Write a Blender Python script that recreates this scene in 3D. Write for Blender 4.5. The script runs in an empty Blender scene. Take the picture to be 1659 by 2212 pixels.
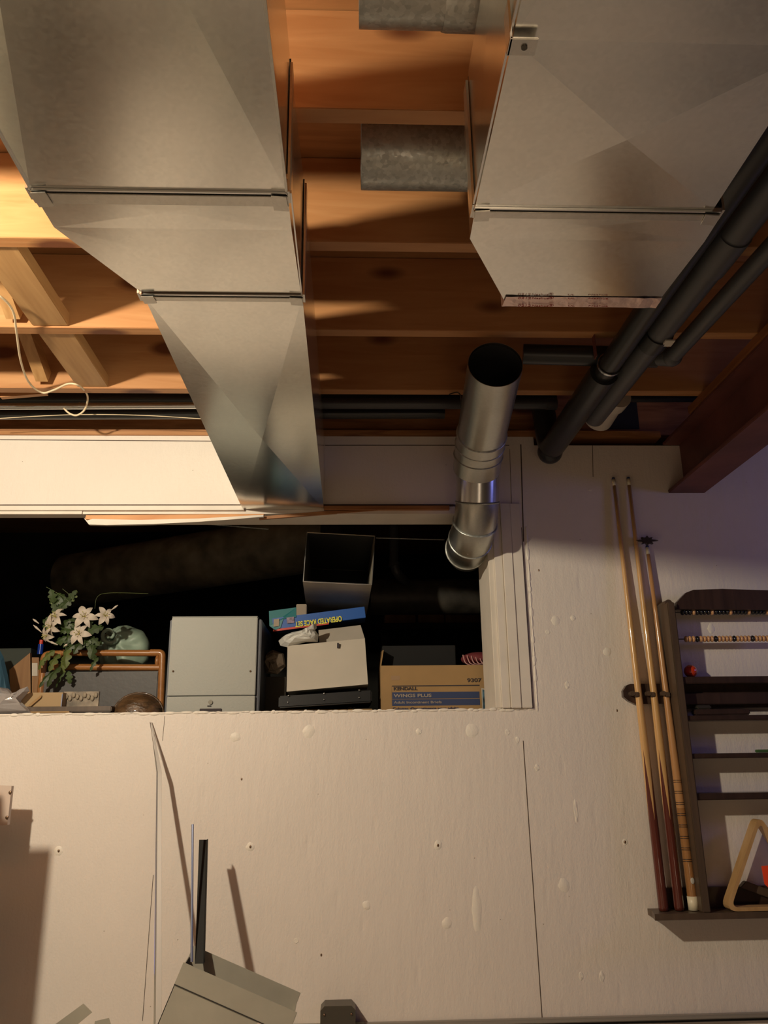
import bpy, bmesh, math, random
from mathutils import Vector, Matrix
random.seed(7)
# ------------------------------------------------------------------ camera, lights, exposure
FPX = 1761.0
CZ = 1.2
PITCH, YAW, ROLL = math.radians(16.98), math.radians(2.39), math.radians(-.75)
FW = Vector((math.sin(YAW)*math.cos(PITCH), math.cos(YAW)*math.cos(PITCH), math.sin(PITCH)))
_r = Vector((math.cos(YAW), -math.sin(YAW), 0)); _u = _r.cross(FW)
RT = _r*math.cos(ROLL) + _u*math.sin(ROLL)
UP = -_r*math.sin(ROLL) + _u*math.cos(ROLL)
EYE = Vector((0, 0, CZ))
C = bpy.context.scene.collection
cam = bpy.data.cameras.new('camera'); cam.sensor_fit = 'VERTICAL'; cam.sensor_height = 24
cam.lens = 24*FPX/2212; cam.clip_start = .02
co = bpy.data.objects.new('camera', cam); C.objects.link(co)
M = Matrix((RT, UP, -FW)).transposed().to_4x4(); M.translation = EYE
co.matrix_world = M
bpy.context.scene.camera = co
sc = bpy.context.scene
sc.view_settings.view_transform = 'Standard'; sc.view_settings.look = 'None'
sc.view_settings.gamma = 1; sc.view_settings.exposure = 0; sc.view_settings.use_curve_mapping = False
w = bpy.data.worlds.new('world'); sc.world = w; w.use_nodes = True
w.node_tree.nodes['Background'].inputs[0].default_value = (1, .8, .7, 1)
w.node_tree.nodes['Background'].inputs[1].default_value = .004

def lamp(name, kind, loc, energy, col, size=.03, look=None, sy=None):
    l = bpy.data.lights.new(name, kind); l.energy = energy; l.color = col
    if kind == 'POINT': l.shadow_soft_size = size
    if kind == 'AREA':
        l.size = size
        if sy: l.shape = 'RECTANGLE'; l.size_y = sy
    if kind == 'SPOT': l.shadow_soft_size = size
    o = bpy.data.objects.new(name, l); C.objects.link(o); o.location = loc
    if look: o.rotation_euler = (Vector(look)-Vector(loc)).to_track_quat('-Z', 'Y').to_euler()
    return o
BULB = Vector((-1.25, .87, 2.185))
lamp('ceiling_bulb_light', 'POINT', BULB, 146, (1, .87, .66), .035)
lamp('upward_fill_light', 'AREA', (.5, -.9, .35), 3.2, (1, .74, .5), .6, (0.45, -.2, 2.4))  # added upward fill for the joist undersides, no known lamp there
lamp('blue_side_light', 'AREA', (3.0, 1.9, 1.9), 4.0, (.28, .30, 1), .5, (.6, 2.7, 1.95), .4)  # bluish light from the right, its source unseen

# ------------------------------------------------------------------ helpers
def ray(px, py):
    return FW + RT*((px-829.5)/FPX) - UP*((py-1106)/FPX)
def W(px, py, Y):            # world point on plane y=Y
    d = ray(px, py); return EYE + d*(Y/d.y)
def Z(px, py, z):            # world point on plane z
    d = ray(px, py); return EYE + d*((z-CZ)/d.z)
def tagit(o, label=None, cat=None, group=None, kind=None):
    if label: o['label'] = label
    if cat: o['category'] = cat
    if group: o['group'] = group
    if kind: o['kind'] = kind
    return o
def thing(name, loc, label, cat, group=None):
    o = bpy.data.objects.new(name, None); C.objects.link(o); o.location = loc; o.empty_display_size = .05
    return tagit(o, label, cat, group)
class MB:
    def __init__(s): s.bm = bmesh.new()
    def box(s, a, b, bev=0):
        a = Vector(a); b = Vector(b)
        lo = Vector([min(a[i], b[i]) for i in range(3)]); hi = Vector([max(a[i], b[i]) for i in range(3)])
        vs = [s.bm.verts.new((x, y, z)) for x in (lo.x, hi.x) for y in (lo.y, hi.y) for z in (lo.z, hi.z)]
        fs = [(0,1,3,2), (4,6,7,5), (0,4,5,1), (2,3,7,6), (0,2,6,4), (1,5,7,3)]
        new = [s.bm.faces.new([vs[i] for i in f]) for f in fs]
        if bev:
            es = set(e for f in new for e in f.edges)
            bmesh.ops.bevel(s.bm, geom=list(es), offset=bev, segments=2, affect='EDGES')
        return s
    def obox(s, o, ex, ey, ez, bev=0):    # corner + three edge vectors
        o, ex, ey, ez = map(Vector, (o, ex, ey, ez))
        vs = [s.bm.verts.new(o+ex*i+ey*j+ez*k) for i in (0,1) for j in (0,1) for k in (0,1)]
        fs = [(0,1,3,2), (4,6,7,5), (0,4,5,1), (2,3,7,6), (0,2,6,4), (1,5,7,3)]
        new = [s.bm.faces.new([vs[i] for i in f]) for f in fs]
        if bev:
            es = set(e for f in new for e in f.edges)
            bmesh.ops.bevel(s.bm, geom=list(es), offset=bev, segments=2, affect='EDGES')
        return s
    def prism(s, pts, vec):
        vec = Vector(vec); pts = [Vector(p) for p in pts]
        a = [s.bm.verts.new(p) for p in pts]; b = [s.bm.verts.new(p+vec) for p in pts]
        n = len(pts); s.bm.faces.new(a); s.bm.faces.new(b[::-1])
        for i in range(n): s.bm.faces.new((a[i], b[i], b[(i+1) % n], a[(i+1) % n]))
        return s
    def tube(s, pts, r, n=16, cap=True, wall=0):
        pts = [Vector(p) for p in pts]
        rs = r if isinstance(r, (list, tuple)) else [r]*len(pts)
        t0 = (pts[1]-pts[0]).normalized()
        up = Vector((0,0,1)) if abs(t0.z) < .9 else Vector((0,1,0))
        nrm = t0.cross(up).normalized()
        def sweep(rs, flip=False):
            nonlocal nrm
            nr = nrm.copy(); rings = []
            for i, p in enumerate(pts):
                if i == 0: t = pts[1]-pts[0]
                elif i == len(pts)-1: t = pts[-1]-pts[-2]
                else: t = (pts[i]-pts[i-1]).normalized()+(pts[i+1]-pts[i]).normalized()
                t.normalize()
                nr = (nr-t*nr.dot(t)).normalized(); bn = t.cross(nr)
                rings.append([s.bm.verts.new(p+nr*rs[i]*math.cos(2*math.pi*k/n)+bn*rs[i]*math.sin(2*math.pi*k/n)) for k in range(n)])
            for i in range(len(pts)-1):
                for k in range(n):
                    f = s.bm.faces.new((rings[i][k], rings[i][(k+1) % n], rings[i+1][(k+1) % n], rings[i+1][k])); f.smooth = True
            return rings
        R1 = sweep(rs)
        if wall:
            R2 = sweep([q-wall for q in rs])
            for e in (0, -1):
                for k in range(n):
                    s.bm.faces.new((R1[e][k], R1[e][(k+1) % n], R2[e][(k+1) % n], R2[e][k]))
        elif cap:
            s.bm.faces.new(R1[0]); s.bm.faces.new(R1[-1][::-1])
        return s
    def ball(s, c, r, sx=1, sy=1, sz=1, n=14):
        m = Matrix.Translation(Vector(c)) @ Matrix.Diagonal((sx, sy, sz, 1))
        g = bmesh.ops.create_uvsphere(s.bm, u_segments=n*2, v_segments=n, radius=r, matrix=m)
        for v in g['verts']:
            for f in v.link_faces: f.smooth = True
        return s
    def poly(s, pts, th=0, nrm=(0,-1,0)):
        if th: return s.prism(pts, Vector(nrm)*-th)
        s.bm.faces.new([s.bm.verts.new(Vector(p)) for p in pts]); return s
    def build(s, name, mat, parent=None, smooth=False):
        bmesh.ops.recalc_face_normals(s.bm, faces=s.bm.faces)
        me = bpy.data.meshes.new(name); 
        org = Vector((0,0,0))
        if parent is None:
            n = len(s.bm.verts); org = sum((v.co for v in s.bm.verts), Vector())/max(n, 1)
            org.z = min(v.co.z for v in s.bm.verts)
        else:
            q = parent
            while q is not None: org += q.location; q = q.parent
        for v in s.bm.verts: v.co -= org
        s.bm.to_mesh(me); s.bm.free(); me.materials.append(mat)
        if smooth:
            for p in me.polygons: p.use_smooth = True
        if smooth or any(p.use_smooth for p in me.polygons):
            me.set_sharp_from_angle(angle=math.radians(50))
        o = bpy.data.objects.new(name, me); C.objects.link(o)
        if parent is None: o.location = org
        else: o.parent = parent
        return o
def curve_pts(ctrl, n=8):
    P = [Vector(p) for p in ctrl]; out = []
    for i in range(len(P)-1):
        a = P[max(i-1, 0)]; b = P[i]; c = P[i+1]; d = P[min(i+2, len(P)-1)]
        for k in range(n):
            t = k/n
            out.append(.5*((2*b)+(c-a)*t+(2*a-5*b+4*c-d)*t*t+(3*b-a-3*c+d)*t**3))
    out.append(P[-1]); return out
def arc_pts(ctrl, rad, n=6):   # polyline with rounded corners
    P = [Vector(p) for p in ctrl]; out = [P[0]]
    for i in range(1, len(P)-1):
        a = (P[i-1]-P[i]).normalized(); b = (P[i+1]-P[i]).normalized()
        s, e = P[i]+a*rad, P[i]+b*rad
        for k in range(n+1):
            t = k/n; out.append(s*(1-t)**2+P[i]*2*t*(1-t)+e*t*t)
    out.append(P[-1]); return out
def text(body, o, xdir, ydir, size, mat, parent, name='lettering', bold=0, width=None):
    c = bpy.data.curves.new('t', 'FONT'); c.body = body; c.size = 1; c.extrude = .002; c.offset = bold
    t = bpy.data.objects.new('t', c); C.objects.link(t)
    dg = bpy.context.evaluated_depsgraph_get(); dg.update()
    me = bpy.data.meshes.new_from_object(t.evaluated_get(dg)); bpy.data.objects.remove(t)
    wx = max(v.co.x for v in me.vertices) or 1
    sx = width/wx if width else size
    xd = Vector(xdir).normalized(); yd = Vector(ydir).normalized(); zd = xd.cross(yd)
    org = Vector(); q = parent
    while q is not None: org += q.location; q = q.parent
    o = Vector(o)
    for v in me.vertices: v.co = o+xd*v.co.x*sx+yd*v.co.y*size+zd*v.co.z*.15-org
    me.name = name; me.materials.clear(); me.materials.append(mat)
    ob = bpy.data.objects.new(name, me); C.objects.link(ob); ob.parent = parent
    return ob

# ------------------------------------------------------------------ materials
def mat(name, col, rough=.6, metal=0, bump=0, bscale=40, var=0, vscale=6, spec=.5, stretch=(1,1,1), trans=0, alpha=1, coat=0):
    m = bpy.data.materials.new(name); m.use_nodes = True; N = m.node_tree.nodes; L = m.node_tree.links
    b = N['Principled BSDF']; b.inputs['Base Color'].default_value = (*col, 1)
    b.inputs['Roughness'].default_value = rough; b.inputs['Metallic'].default_value = metal
    b.inputs['Specular IOR Level'].default_value = spec
    b.inputs['Transmission Weight'].default_value = trans; b.inputs['Coat Weight'].default_value = coat
    tc = N.new('ShaderNodeTexCoord'); mp = N.new('ShaderNodeMapping'); mp.inputs['Scale'].default_value = stretch
    L.new(tc.outputs['Object'], mp.inputs[0])
    if var:
        n = N.new('ShaderNodeTexNoise'); n.inputs['Scale'].default_value = vscale; n.inputs['Detail'].default_value = 5
        L.new(mp.outputs[0], n.inputs[0])
        r = N.new('ShaderNodeValToRGB'); r.color_ramp.elements[0].position = .3; r.color_ramp.elements[1].position = .7
        r.color_ramp.elements[0].color = (*[c*(1-var) for c in col], 1); r.color_ramp.elements[1].color = (*[min(1, c*(1+var)) for c in col], 1)
        L.new(n.outputs[0], r.inputs[0]); L.new(r.outputs[0], b.inputs['Base Color'])
    if bump:
        n = N.new('ShaderNodeTexNoise'); n.inputs['Scale'].default_value = bscale; n.inputs['Detail'].default_value = 6
        L.new(mp.outputs[0], n.inputs[0])
        u = N.new('ShaderNodeBump'); u.inputs['Strength'].default_value = bump; u.inputs['Distance'].default_value = .004
        L.new(n.outputs[0], u.inputs['Height']); L.new(u.outputs[0], b.inputs['Normal'])
    return m
def wood(name, c1, c2, axis='x', rough=.55, scale=1, knots=True, coat=0):
    m = bpy.data.materials.new(name); m.use_nodes = True; N = m.node_tree.nodes; L = m.node_tree.links
    b = N['Principled BSDF']; b.inputs['Roughness'].default_value = rough; b.inputs['Coat Weight'].default_value = coat
    tc = N.new('ShaderNodeTexCoord'); mp = N.new('ShaderNodeMapping')
    s = {'x': (.9, 9, 9), 'y': (9, .9, 9), 'z': (9, 9, .9)}[axis]
    mp.inputs['Scale'].default_value = [q*scale for q in s]
    L.new(tc.outputs['Object'], mp.inputs[0])
    n = N.new('ShaderNodeTexNoise'); n.inputs['Scale'].default_value = 2.2; n.inputs['Detail'].default_value = 10; n.inputs['Distortion'].default_value = 1.6
    L.new(mp.outputs[0], n.inputs[0])
    r = N.new('ShaderNodeValToRGB'); r.color_ramp.elements[0].position = .32; r.color_ramp.elements[1].position = .66
    r.color_ramp.elements[0].color = (*c2, 1); r.color_ramp.elements[1].color = (*c1, 1)
    L.new(n.outputs[0], r.inputs[0]); out = r.outputs[0]
    if knots:
        mp2 = N.new('ShaderNodeMapping')
        k = {'x': (2.6, 6, 6), 'y': (6, 2.6, 6), 'z': (6, 6, 2.6)}[axis]; mp2.inputs['Scale'].default_value = k
        L.new(tc.outputs['Object'], mp2.inputs[0])
        v = N.new('ShaderNodeTexVoronoi'); v.inputs['Scale'].default_value = 1; L.new(mp2.outputs[0], v.inputs[0])
        r2 = N.new('ShaderNodeValToRGB'); r2.color_ramp.elements[0].position = .10; r2.color_ramp.elements[1].position = .19
        r2.color_ramp.elements[0].color = (0,0,0,1); r2.color_ramp.elements[1].color = (1,1,1,1)
        L.new(v.outputs['Distance'], r2.inputs[0])
        mx = N.new('ShaderNodeMixRGB'); L.new(r2.outputs[0], mx.inputs[0]); mx.inputs[1].default_value = (c2[0]*.35, c2[1]*.25, c2[2]*.25, 1)
        L.new(out, mx.inputs[2]); out = mx.outputs[0]
    L.new(out, b.inputs['Base Color'])
    u = N.new('ShaderNodeBump'); u.inputs['Strength'].default_value = .25; u.inputs['Distance'].default_value = .002
    L.new(n.outputs[0], u.inputs['Height']); L.new(u.outputs[0], b.inputs['Normal'])
    return m
def galv(name, col, rough=.3, spangle=.25, sscale=90, bump=.15, dirt=.15):
    m = bpy.data.materials.new(name); m.use_nodes = True; N = m.node_tree.nodes; L = m.node_tree.links
    b = N['Principled BSDF']; b.inputs['Metallic'].default_value = 1
    tc = N.new('ShaderNodeTexCoord')
    v = N.new('ShaderNodeTexVoronoi'); v.inputs['Scale'].default_value = sscale; L.new(tc.outputs['Object'], v.inputs[0])
    sp = N.new('ShaderNodeSeparateColor'); L.new(v.outputs['Color'], sp.inputs[0])
    n = N.new('ShaderNodeTexNoise'); n.inputs['Scale'].default_value = 5; n.inputs['Detail'].default_value = 7; L.new(tc.outputs['Object'], n.inputs[0])
    mr = N.new('ShaderNodeMapRange'); mr.inputs['To Min'].default_value = rough*(1-spangle); mr.inputs['To Max'].default_value = rough*(1+spangle)
    L.new(sp.outputs[0], mr.inputs[0]); L.new(mr.outputs[0], b.inputs['Roughness'])
    r = N.new('ShaderNodeValToRGB'); r.color_ramp.elements[0].position = .3; r.color_ramp.elements[1].position = .7
    r.color_ramp.elements[0].color = (*[c*(1-dirt) for c in col], 1); r.color_ramp.elements[1].color = (*[min(1, c*(1+dirt)) for c in col], 1)
    L.new(n.outputs[0], r.inputs[0])
    hs = N.new('ShaderNodeMixRGB'); hs.blend_type = 'MULTIPLY'; hs.inputs[0].default_value = spangle; L.new(r.outputs[0], hs.inputs[1])
    gr = N.new('ShaderNodeCombineColor'); [L.new(sp.outputs[1], gr.inputs[i]) for i in range(3)]
    L.new(gr.outputs[0], hs.inputs[2]); L.new(hs.outputs[0], b.inputs['Base Color'])
    n2 = N.new('ShaderNodeTexNoise'); n2.inputs['Scale'].default_value = 3.5; n2.inputs['Detail'].default_value = 2; L.new(tc.outputs['Object'], n2.inputs[0])
    u = N.new('ShaderNodeBump'); u.inputs['Strength'].default_value = bump; u.inputs['Distance'].default_value = .02
    L.new(n2.outputs[0], u.inputs['Height']); L.new(u.outputs[0], b.inputs['Normal'])
    return m
def paint_wall(name, col):
    m = bpy.data.materials.new(name); m.use_nodes = True; N = m.node_tree.nodes; L = m.node_tree.links
    b = N['Principled BSDF']; b.inputs['Roughness'].default_value = .5
    tc = N.new('ShaderNodeTexCoord')
    n = N.new('ShaderNodeTexNoise'); n.inputs['Scale'].default_value = 2.5; n.inputs['Detail'].default_value = 8; L.new(tc.outputs['Object'], n.inputs[0])
    r = N.new('ShaderNodeValToRGB'); r.color_ramp.elements[0].position = .25; r.color_ramp.elements[1].position = .75
    r.color_ramp.elements[0].color = (*[c*.93 for c in col], 1); r.color_ramp.elements[1].color = (*col, 1); L.new(n.outputs[0], r.inputs[0])
    # small dark nicks
    v = N.new('ShaderNodeTexVoronoi'); v.inputs['Scale'].default_value = 14; L.new(tc.outputs['Object'], v.inputs[0])
    vr = N.new('ShaderNodeValToRGB'); vr.color_ramp.elements[0].position = .012; vr.color_ramp.elements[1].position = .03
    vr.color_ramp.elements[0].color = (.45,.38,.32,1); vr.color_ramp.elements[1].color = (1,1,1,1); L.new(v.outputs['Distance'], vr.inputs[0])
    mx = N.new('ShaderNodeMixRGB'); mx.blend_type = 'MULTIPLY'; mx.inputs[0].default_value = 1
    L.new(r.outputs[0], mx.inputs[1]); L.new(vr.outputs[0], mx.inputs[2]); L.new(mx.outputs[0], b.inputs['Base Color'])
    mp = N.new('ShaderNodeMapping'); mp.inputs['Scale'].default_value = (26, 26, 7); L.new(tc.outputs['Object'], mp.inputs[0])
    f = N.new('ShaderNodeTexNoise'); f.inputs['Scale'].default_value = 1; f.inputs['Detail'].default_value = 9; f.inputs['Roughness'].default_value = .65; L.new(mp.outputs[0], f.inputs[0])
    f2 = N.new('ShaderNodeTexNoise'); f2.inputs['Scale'].default_value = 130; f2.inputs['Detail'].default_value = 2; L.new(tc.outputs['Object'], f2.inputs[0])
    v2 = N.new('ShaderNodeTexVoronoi'); v2.inputs['Scale'].default_value = 17; L.new(mp.outputs[0], v2.inputs[0]); v2.inputs['Scale'].default_value = .55
    r3 = N.new('ShaderNodeValToRGB'); r3.color_ramp.elements[0].position = 0; r3.color_ramp.elements[1].position = .16; L.new(v2.outputs['Distance'], r3.inputs[0])
    a = N.new('ShaderNodeMath'); a.operation = 'MULTIPLY_ADD'; L.new(f2.outputs[0], a.inputs[0]); a.inputs[1].default_value = .25; L.new(f.outputs[0], a.inputs[2])
    a2 = N.new('ShaderNodeMath'); a2.operation = 'MULTIPLY_ADD'; L.new(r3.outputs[0], a2.inputs[0]); a2.inputs[1].default_value = .35; L.new(a.outputs[0], a2.inputs[2])
    u = N.new('ShaderNodeBump'); u.inputs['Strength'].default_value = .6; u.inputs['Distance'].default_value = .005
    L.new(a2.outputs[0], u.inputs['Height']); L.new(u.outputs[0], b.inputs['Normal'])
    return m
M_wall = paint_wall('painted_board', (.82, .74, .66))
M_panel = mat('dark_unseen_walls', (.16, .12, .10), .6, var=.3, vscale=2)  # unseen room walls, made dark to cut bounce into the shadows
M_trim = mat('painted_trim', (.76, .69, .60), .5, bump=.25, bscale=25, var=.06, vscale=8)
M_patch = mat('painted_filler', (.85, .78, .68), .5, bump=.3, bscale=90)
M_seam = mat('seam_gap', (.09, .06, .045), .9)
M_joist = wood('pine_joist', (.50, .25, .10), (.40, .175, .06), 'x')
M_block = wood('pine_block', (.50, .29, .12), (.38, .20, .075), 'y')
M_sub = wood('subfloor_plywood', (.36, .17, .06), (.26, .115, .04), 'x', knots=False)
M_plate = wood('rough_plate_wood', (.42, .19, .07), (.25, .10, .035), 'x', scale=1.6)
M_beamwood = wood('stained_plate', (.30, .11, .035), (.2, .07, .02), 'y', knots=False)
M_steel = mat('red_oxide_steel', (.14, .045, .035), .55, bump=.2, bscale=30, var=.25)
M_galv = galv('galvanised_sheet', (.90, .90, .84), .21, .06, 160, .012, .05)
M_ventm = galv('galvanised_vent', (.50, .50, .46), .34, .06, 160, .0, .12)
M_galv2 = galv('galvanised_old', (.55, .57, .53), .40, .28, 130, .0, .22)
M_galv2.node_tree.nodes['Principled BSDF'].inputs['Metallic'].default_value = .6
M_galv3 = galv('galvanised_cleat', (.72, .70, .64), .32, .08, 160, .01, .10)
M_edge = mat('cut_metal_edge', (.8, .8, .78), .3, 1)
M_dk = mat('gap_shade_black', (.02, .02, .02), .9)  # near-black standing in for the shade inside gaps and holes
M_inner = mat('dark_duct_inside', (.05, .05, .05), .6, .5)  # near-black colour for the inside faces of ducts and pipes
M_foil = mat('foil_tape', (.85, .66, .60), .42, 1, bump=.9, bscale=28)
M_print = mat('tape_print', (.35, .05, .04), .6)
M_abs = mat('black_drain_plastic', (.018, .018, .017), .34, bump=.1, bscale=20)
M_abs2 = mat('grey_drain_plastic', (.06, .06, .062), .4, bump=.1, bscale=20)
M_pvc = mat('white_drain_plastic', (.62, .56, .48), .4)
M_cond = mat('conduit_metal', (.6, .62, .62), .25, 1, bump=.05)
M_cable = mat('cream_cable', (.75, .62, .42), .45)
M_palesheet = mat('lightened_sheet_metal', (.62, .55, .42), .5, .0, bump=.2, bscale=15, var=.15)  # pale matte brown, stands in for light missing on the underside
M_black = mat('matte_black', (.012, .012, .011), .7, var=.4)
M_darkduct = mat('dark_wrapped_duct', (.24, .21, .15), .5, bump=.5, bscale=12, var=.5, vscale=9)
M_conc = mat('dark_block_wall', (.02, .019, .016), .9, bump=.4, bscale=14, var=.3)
M_floor = mat('brown_floor', (.40, .375, .335), .5, bump=.1, var=.55, vscale=1.4)
M_card = mat('cardboard', (.38, .235, .10), .8, bump=.1, bscale=60, var=.08)
M_blue = mat('blue_print', (.035, .055, .14), .6)
M_ink = mat('dark_ink', (.04, .03, .035), .7)
M_tan = mat('tan_print', (.42, .34, .26), .7)
M_white_box = mat('white_card', (.56, .51, .43), .7, var=.06)
M_cab = mat('grey_enamel', (.38, .385, .345), .5, bump=.15, bscale=120)
M_cabside = mat('navy_enamel', (.05, .055, .075), .45)
M_bag = mat('white_plastic_bag', (.72, .72, .68), .35, bump=.9, bscale=14)
M_clear = mat('clear_plastic_bag', (.75, .70, .68), .18, bump=1, bscale=18, trans=.6, var=.2)
M_teal = mat('teal_card', (.03, .20, .22), .5)
M_blue2 = mat('blue_card', (.01, .10, .42), .4)
M_yellow = mat('yellow_print', (.8, .75, .08), .5)
M_red = mat('red_print', (.65, .05, .03), .4)
M_chair = wood('orange_varnished_wood', (.42, .18, .055), (.30, .12, .032), 'x', .3, knots=False, coat=.4)
M_pad = mat('grey_vinyl', (.075, .07, .068), .5, bump=.2)
M_mint = mat('mint_marbled', (.32, .42, .33), .45, bump=.4, bscale=8, var=.4, vscale=9)
M_petal = mat('cream_petal', (.60, .52, .43), .55)
M_stamen = mat('green_yellow_stamen', (.45, .42, .10), .6)
M_leaf = mat('dark_green_leaf', (.04, .065, .018), .5, var=.45, vscale=14)
M_leaf2 = mat('olive_leaf', (.11, .14, .035), .5, var=.35, vscale=14)
M_basket = mat('woven_wicker', (.10, .055, .025), .35, bump=1, bscale=45, var=.65, vscale=30, stretch=(1, 1, 2.2), coat=.4)
M_stain = wood('dark_stained_wood', (.055, .030, .022), (.032, .018, .014), 'z', .35, 1, False, .25)
M_stain2 = wood('brown_stained_wood', (.11, .07, .045), (.075, .05, .032), 'z', .4, 1, False)
M_maple = wood('maple_triangle', (.58, .36, .16), (.48, .28, .11), 'z', .4, 1, False)
M_cream = mat('cream_plastic', (.80, .72, .52), .4)
M_sticker = mat('silver_sticker', (.5, .48, .42), .4)
M_bb = mat('black_bead', (.015, .014, .014), .18, spec=.7)
M_bt = mat('tan_bead', (.60, .33, .16), .25)
M_orange = mat('neon_orange_plastic', (1, .08, .02), .4)
M_ball = mat('red_ball', (.62, .05, .015), .1, coat=1)
M_darkmetal = mat('dark_cast_metal', (.12, .11, .09), .4, .8)
M_greych = mat('grey_duct_paint', (.42, .40, .33), .45, .3, bump=.15, var=.12)
M_angle = mat('dark_angle_iron', (.012, .012, .010), .6, 0, spec=.2)
M_bluerod = mat('blue_grey_strip', (.22, .25, .36), .35, .5)
M_rail = mat('grey_conduit_paint', (.28, .25, .21), .5, bump=.2)
M_pinkboard = mat('pale_painted_board', (.62, .50, .42), .5)
M_screw = mat('screw_head', (.25, .16, .10), .35, .8)
M_green = mat('green_felt', (.05, .12, .03), .9)
M_maroon = mat('maroon_cloth', (.18, .03, .035), .8, bump=.4, bscale=20)
M_pinkstripe = mat('pink_stripe_cloth', (.55, .30, .28), .8)
M_bluefabric = mat('blue_fabric', (.035, .10, .15), .8, bump=.3)
M_photo = mat('printed_cover', (.08, .16, .22), .4, var=.9, vscale=30)
M_shell = mat('shell_print', (.26, .21, .15), .5, var=.8, vscale=22)
M_brownbox = wood('brown_wood_box', (.34, .18, .07), (.25, .12, .045), 'z', .6, 1, False)

YW = 2.81      # wall front plane
JZ = 2.36      # joist underside
BZ = 2.068     # duct underside
TZ = 2.344     # duct top

# ------------------------------------------------------------------ the setting
def struct(name, mb, m, parent=None):
    o = mb.build(name, m, parent)
    if parent is None: o['kind'] = 'structure'
    return o
struct('floor', MB().box((-3.2, -2.6, -.1), (3.2, 2.81, 0)), M_floor)
OX0, OX1, OZ0, OZ1 = -2.1, .508, 1.364, 2.088
wf = struct('wall_front', MB().box((-3.2, YW, 0), (3.2, YW+.23, OZ0-.0)).box((-3.2, YW, OZ0), (OX0, YW+.23, 2.352)).box((OX1, YW, OZ0), (.68, YW+.2, 2.352)).box((.68, YW, OZ0), (1.235, YW+.2, 2.318)).box((1.235, YW, OZ0), (3.2, YW+.2, 2.352)).box((OX0, YW, OZ1), (OX1, YW+.14, 2.352)), M_wall)
struct('wall_left', MB().box((-3.35, -2.6, 0), (-3.2, YW, 2.6)), M_panel)
struct('wall_right', MB().box((3.2, -2.6, 0), (3.35, YW, 2.6)), M_panel)
struct('wall_back', MB().box((-3.2, -2.75, 0), (3.2, -2.6, 2.6)), M_panel)
struct('ceiling', MB().box((-3.3, -2.7, 2.596), (3.3, 6.0, 2.62)), M_sub)
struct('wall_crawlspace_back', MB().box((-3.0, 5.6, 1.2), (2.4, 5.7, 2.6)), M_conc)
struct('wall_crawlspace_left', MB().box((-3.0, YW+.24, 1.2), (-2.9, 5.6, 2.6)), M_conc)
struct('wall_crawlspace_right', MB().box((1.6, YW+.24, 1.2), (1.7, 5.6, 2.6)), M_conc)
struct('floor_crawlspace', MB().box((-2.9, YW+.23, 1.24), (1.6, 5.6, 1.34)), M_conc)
# rough sill lip of paint along the ledge, wall seams and patches belong to the wall
def wp(px, py): 
    p = W(px, py, YW); return p
def seam(a, b, wd=.0022):
    p, q = wp(*a), wp(*b); d = (q-p).normalized(); n = Vector((d.z, 0, -d.x))*wd/2
    y = Vector((0, -.0008, 0))
    MB().prism([p-n+y, p+n+y, q+n+y, q-n+y], (0, .001, 0)).build('seam', M_seam, wf)
seam((1130, 1600), (1171, 2200), .0025); seam((356, 1547), (351, 1600), .0012); seam((331, 1890), (308, 2205), .0015)
seam((0, 950), (460, 953), .003); seam((702, 962), (1100, 962), .003); seam((1280, 962), (1281, 1030), .002)
seam((1125, 960), (1131, 1170), .004)
seam((1101, 970), (1106, 1120), .0015)
def patch(px, py, rx, ry, h=.0013, hole=False):
    rx *= 1.35; ry *= 1.35; c = wp(px, py); n = 18; pts = []
    for k in range(n):
        a = 2*math.pi*k/n; q = 1+random.uniform(-.12, .12)
        pts.append(c+Vector((math.cos(a)*rx*q, 0, math.sin(a)*ry*q)))
    bm = MB(); top = [bm.bm.verts.new(c+(p-c)*.82+Vector((0, -h, 0))) for p in pts]; bot = [bm.bm.verts.new(p+Vector((0,.0005,0))) for p in pts]
    cv = bm.bm.verts.new(c+Vector((0, -h*.5, 0)))
    for k in range(n):
        bm.bm.faces.new((bot[k], bot[(k+1) % n], top[(k+1) % n], top[k])); bm.bm.faces.new((top[k], top[(k+1) % n], cv))
    bm.build('plaster_patch', M_patch, wf, True)
    if hole: MB().ball(c+Vector((0, -h, 0)), .0035, 1, .5, 1.4, 8).build('nail_hole', M_screw, wf)
for a in ((508, 1592, .014, .012), (667, 1580, .016, .017), (1020, 1578, .017, .018), (905, 1580, .008, .008), (1096, 1582, .007, .008), (1118, 1598, .005, .009),
          (1312, 1408, .011, .012), (1160, 1658, .006, .010), (1218, 1912, .014, .017), (966, 1994, .012, .013), (792, 1956, .010, .010),
          (1030, 1965, .012, .050), (1244, 1752, .005, .028), (1200, 1340, .012, .014), (1238, 1335, .008, .008), (1225, 1480, .006, .010), (1255, 2108, .005, .010), (1300, 2110, .006, .013),
          (1536, 1358, .010, .014), (640, 2032, .006, .006), (1275, 1058, .006, .004), (1183, 1365, .006, .006)):
    patch(*a)
for a in ((541, 1829, .011, .011), (946, 1826, .010, .012), (127, 1838, .011, .011), (1350, 1819, .006, .008)): patch(*a, .0013, True)
for (px, py) in ((694, 2063), (1333, 1535), (522, 1683), (1164, 1232)):
    MB().ball(wp(px, py), .0028, 1, .4, 1.6, 6).build('nail_hole', M_screw, wf)
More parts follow.
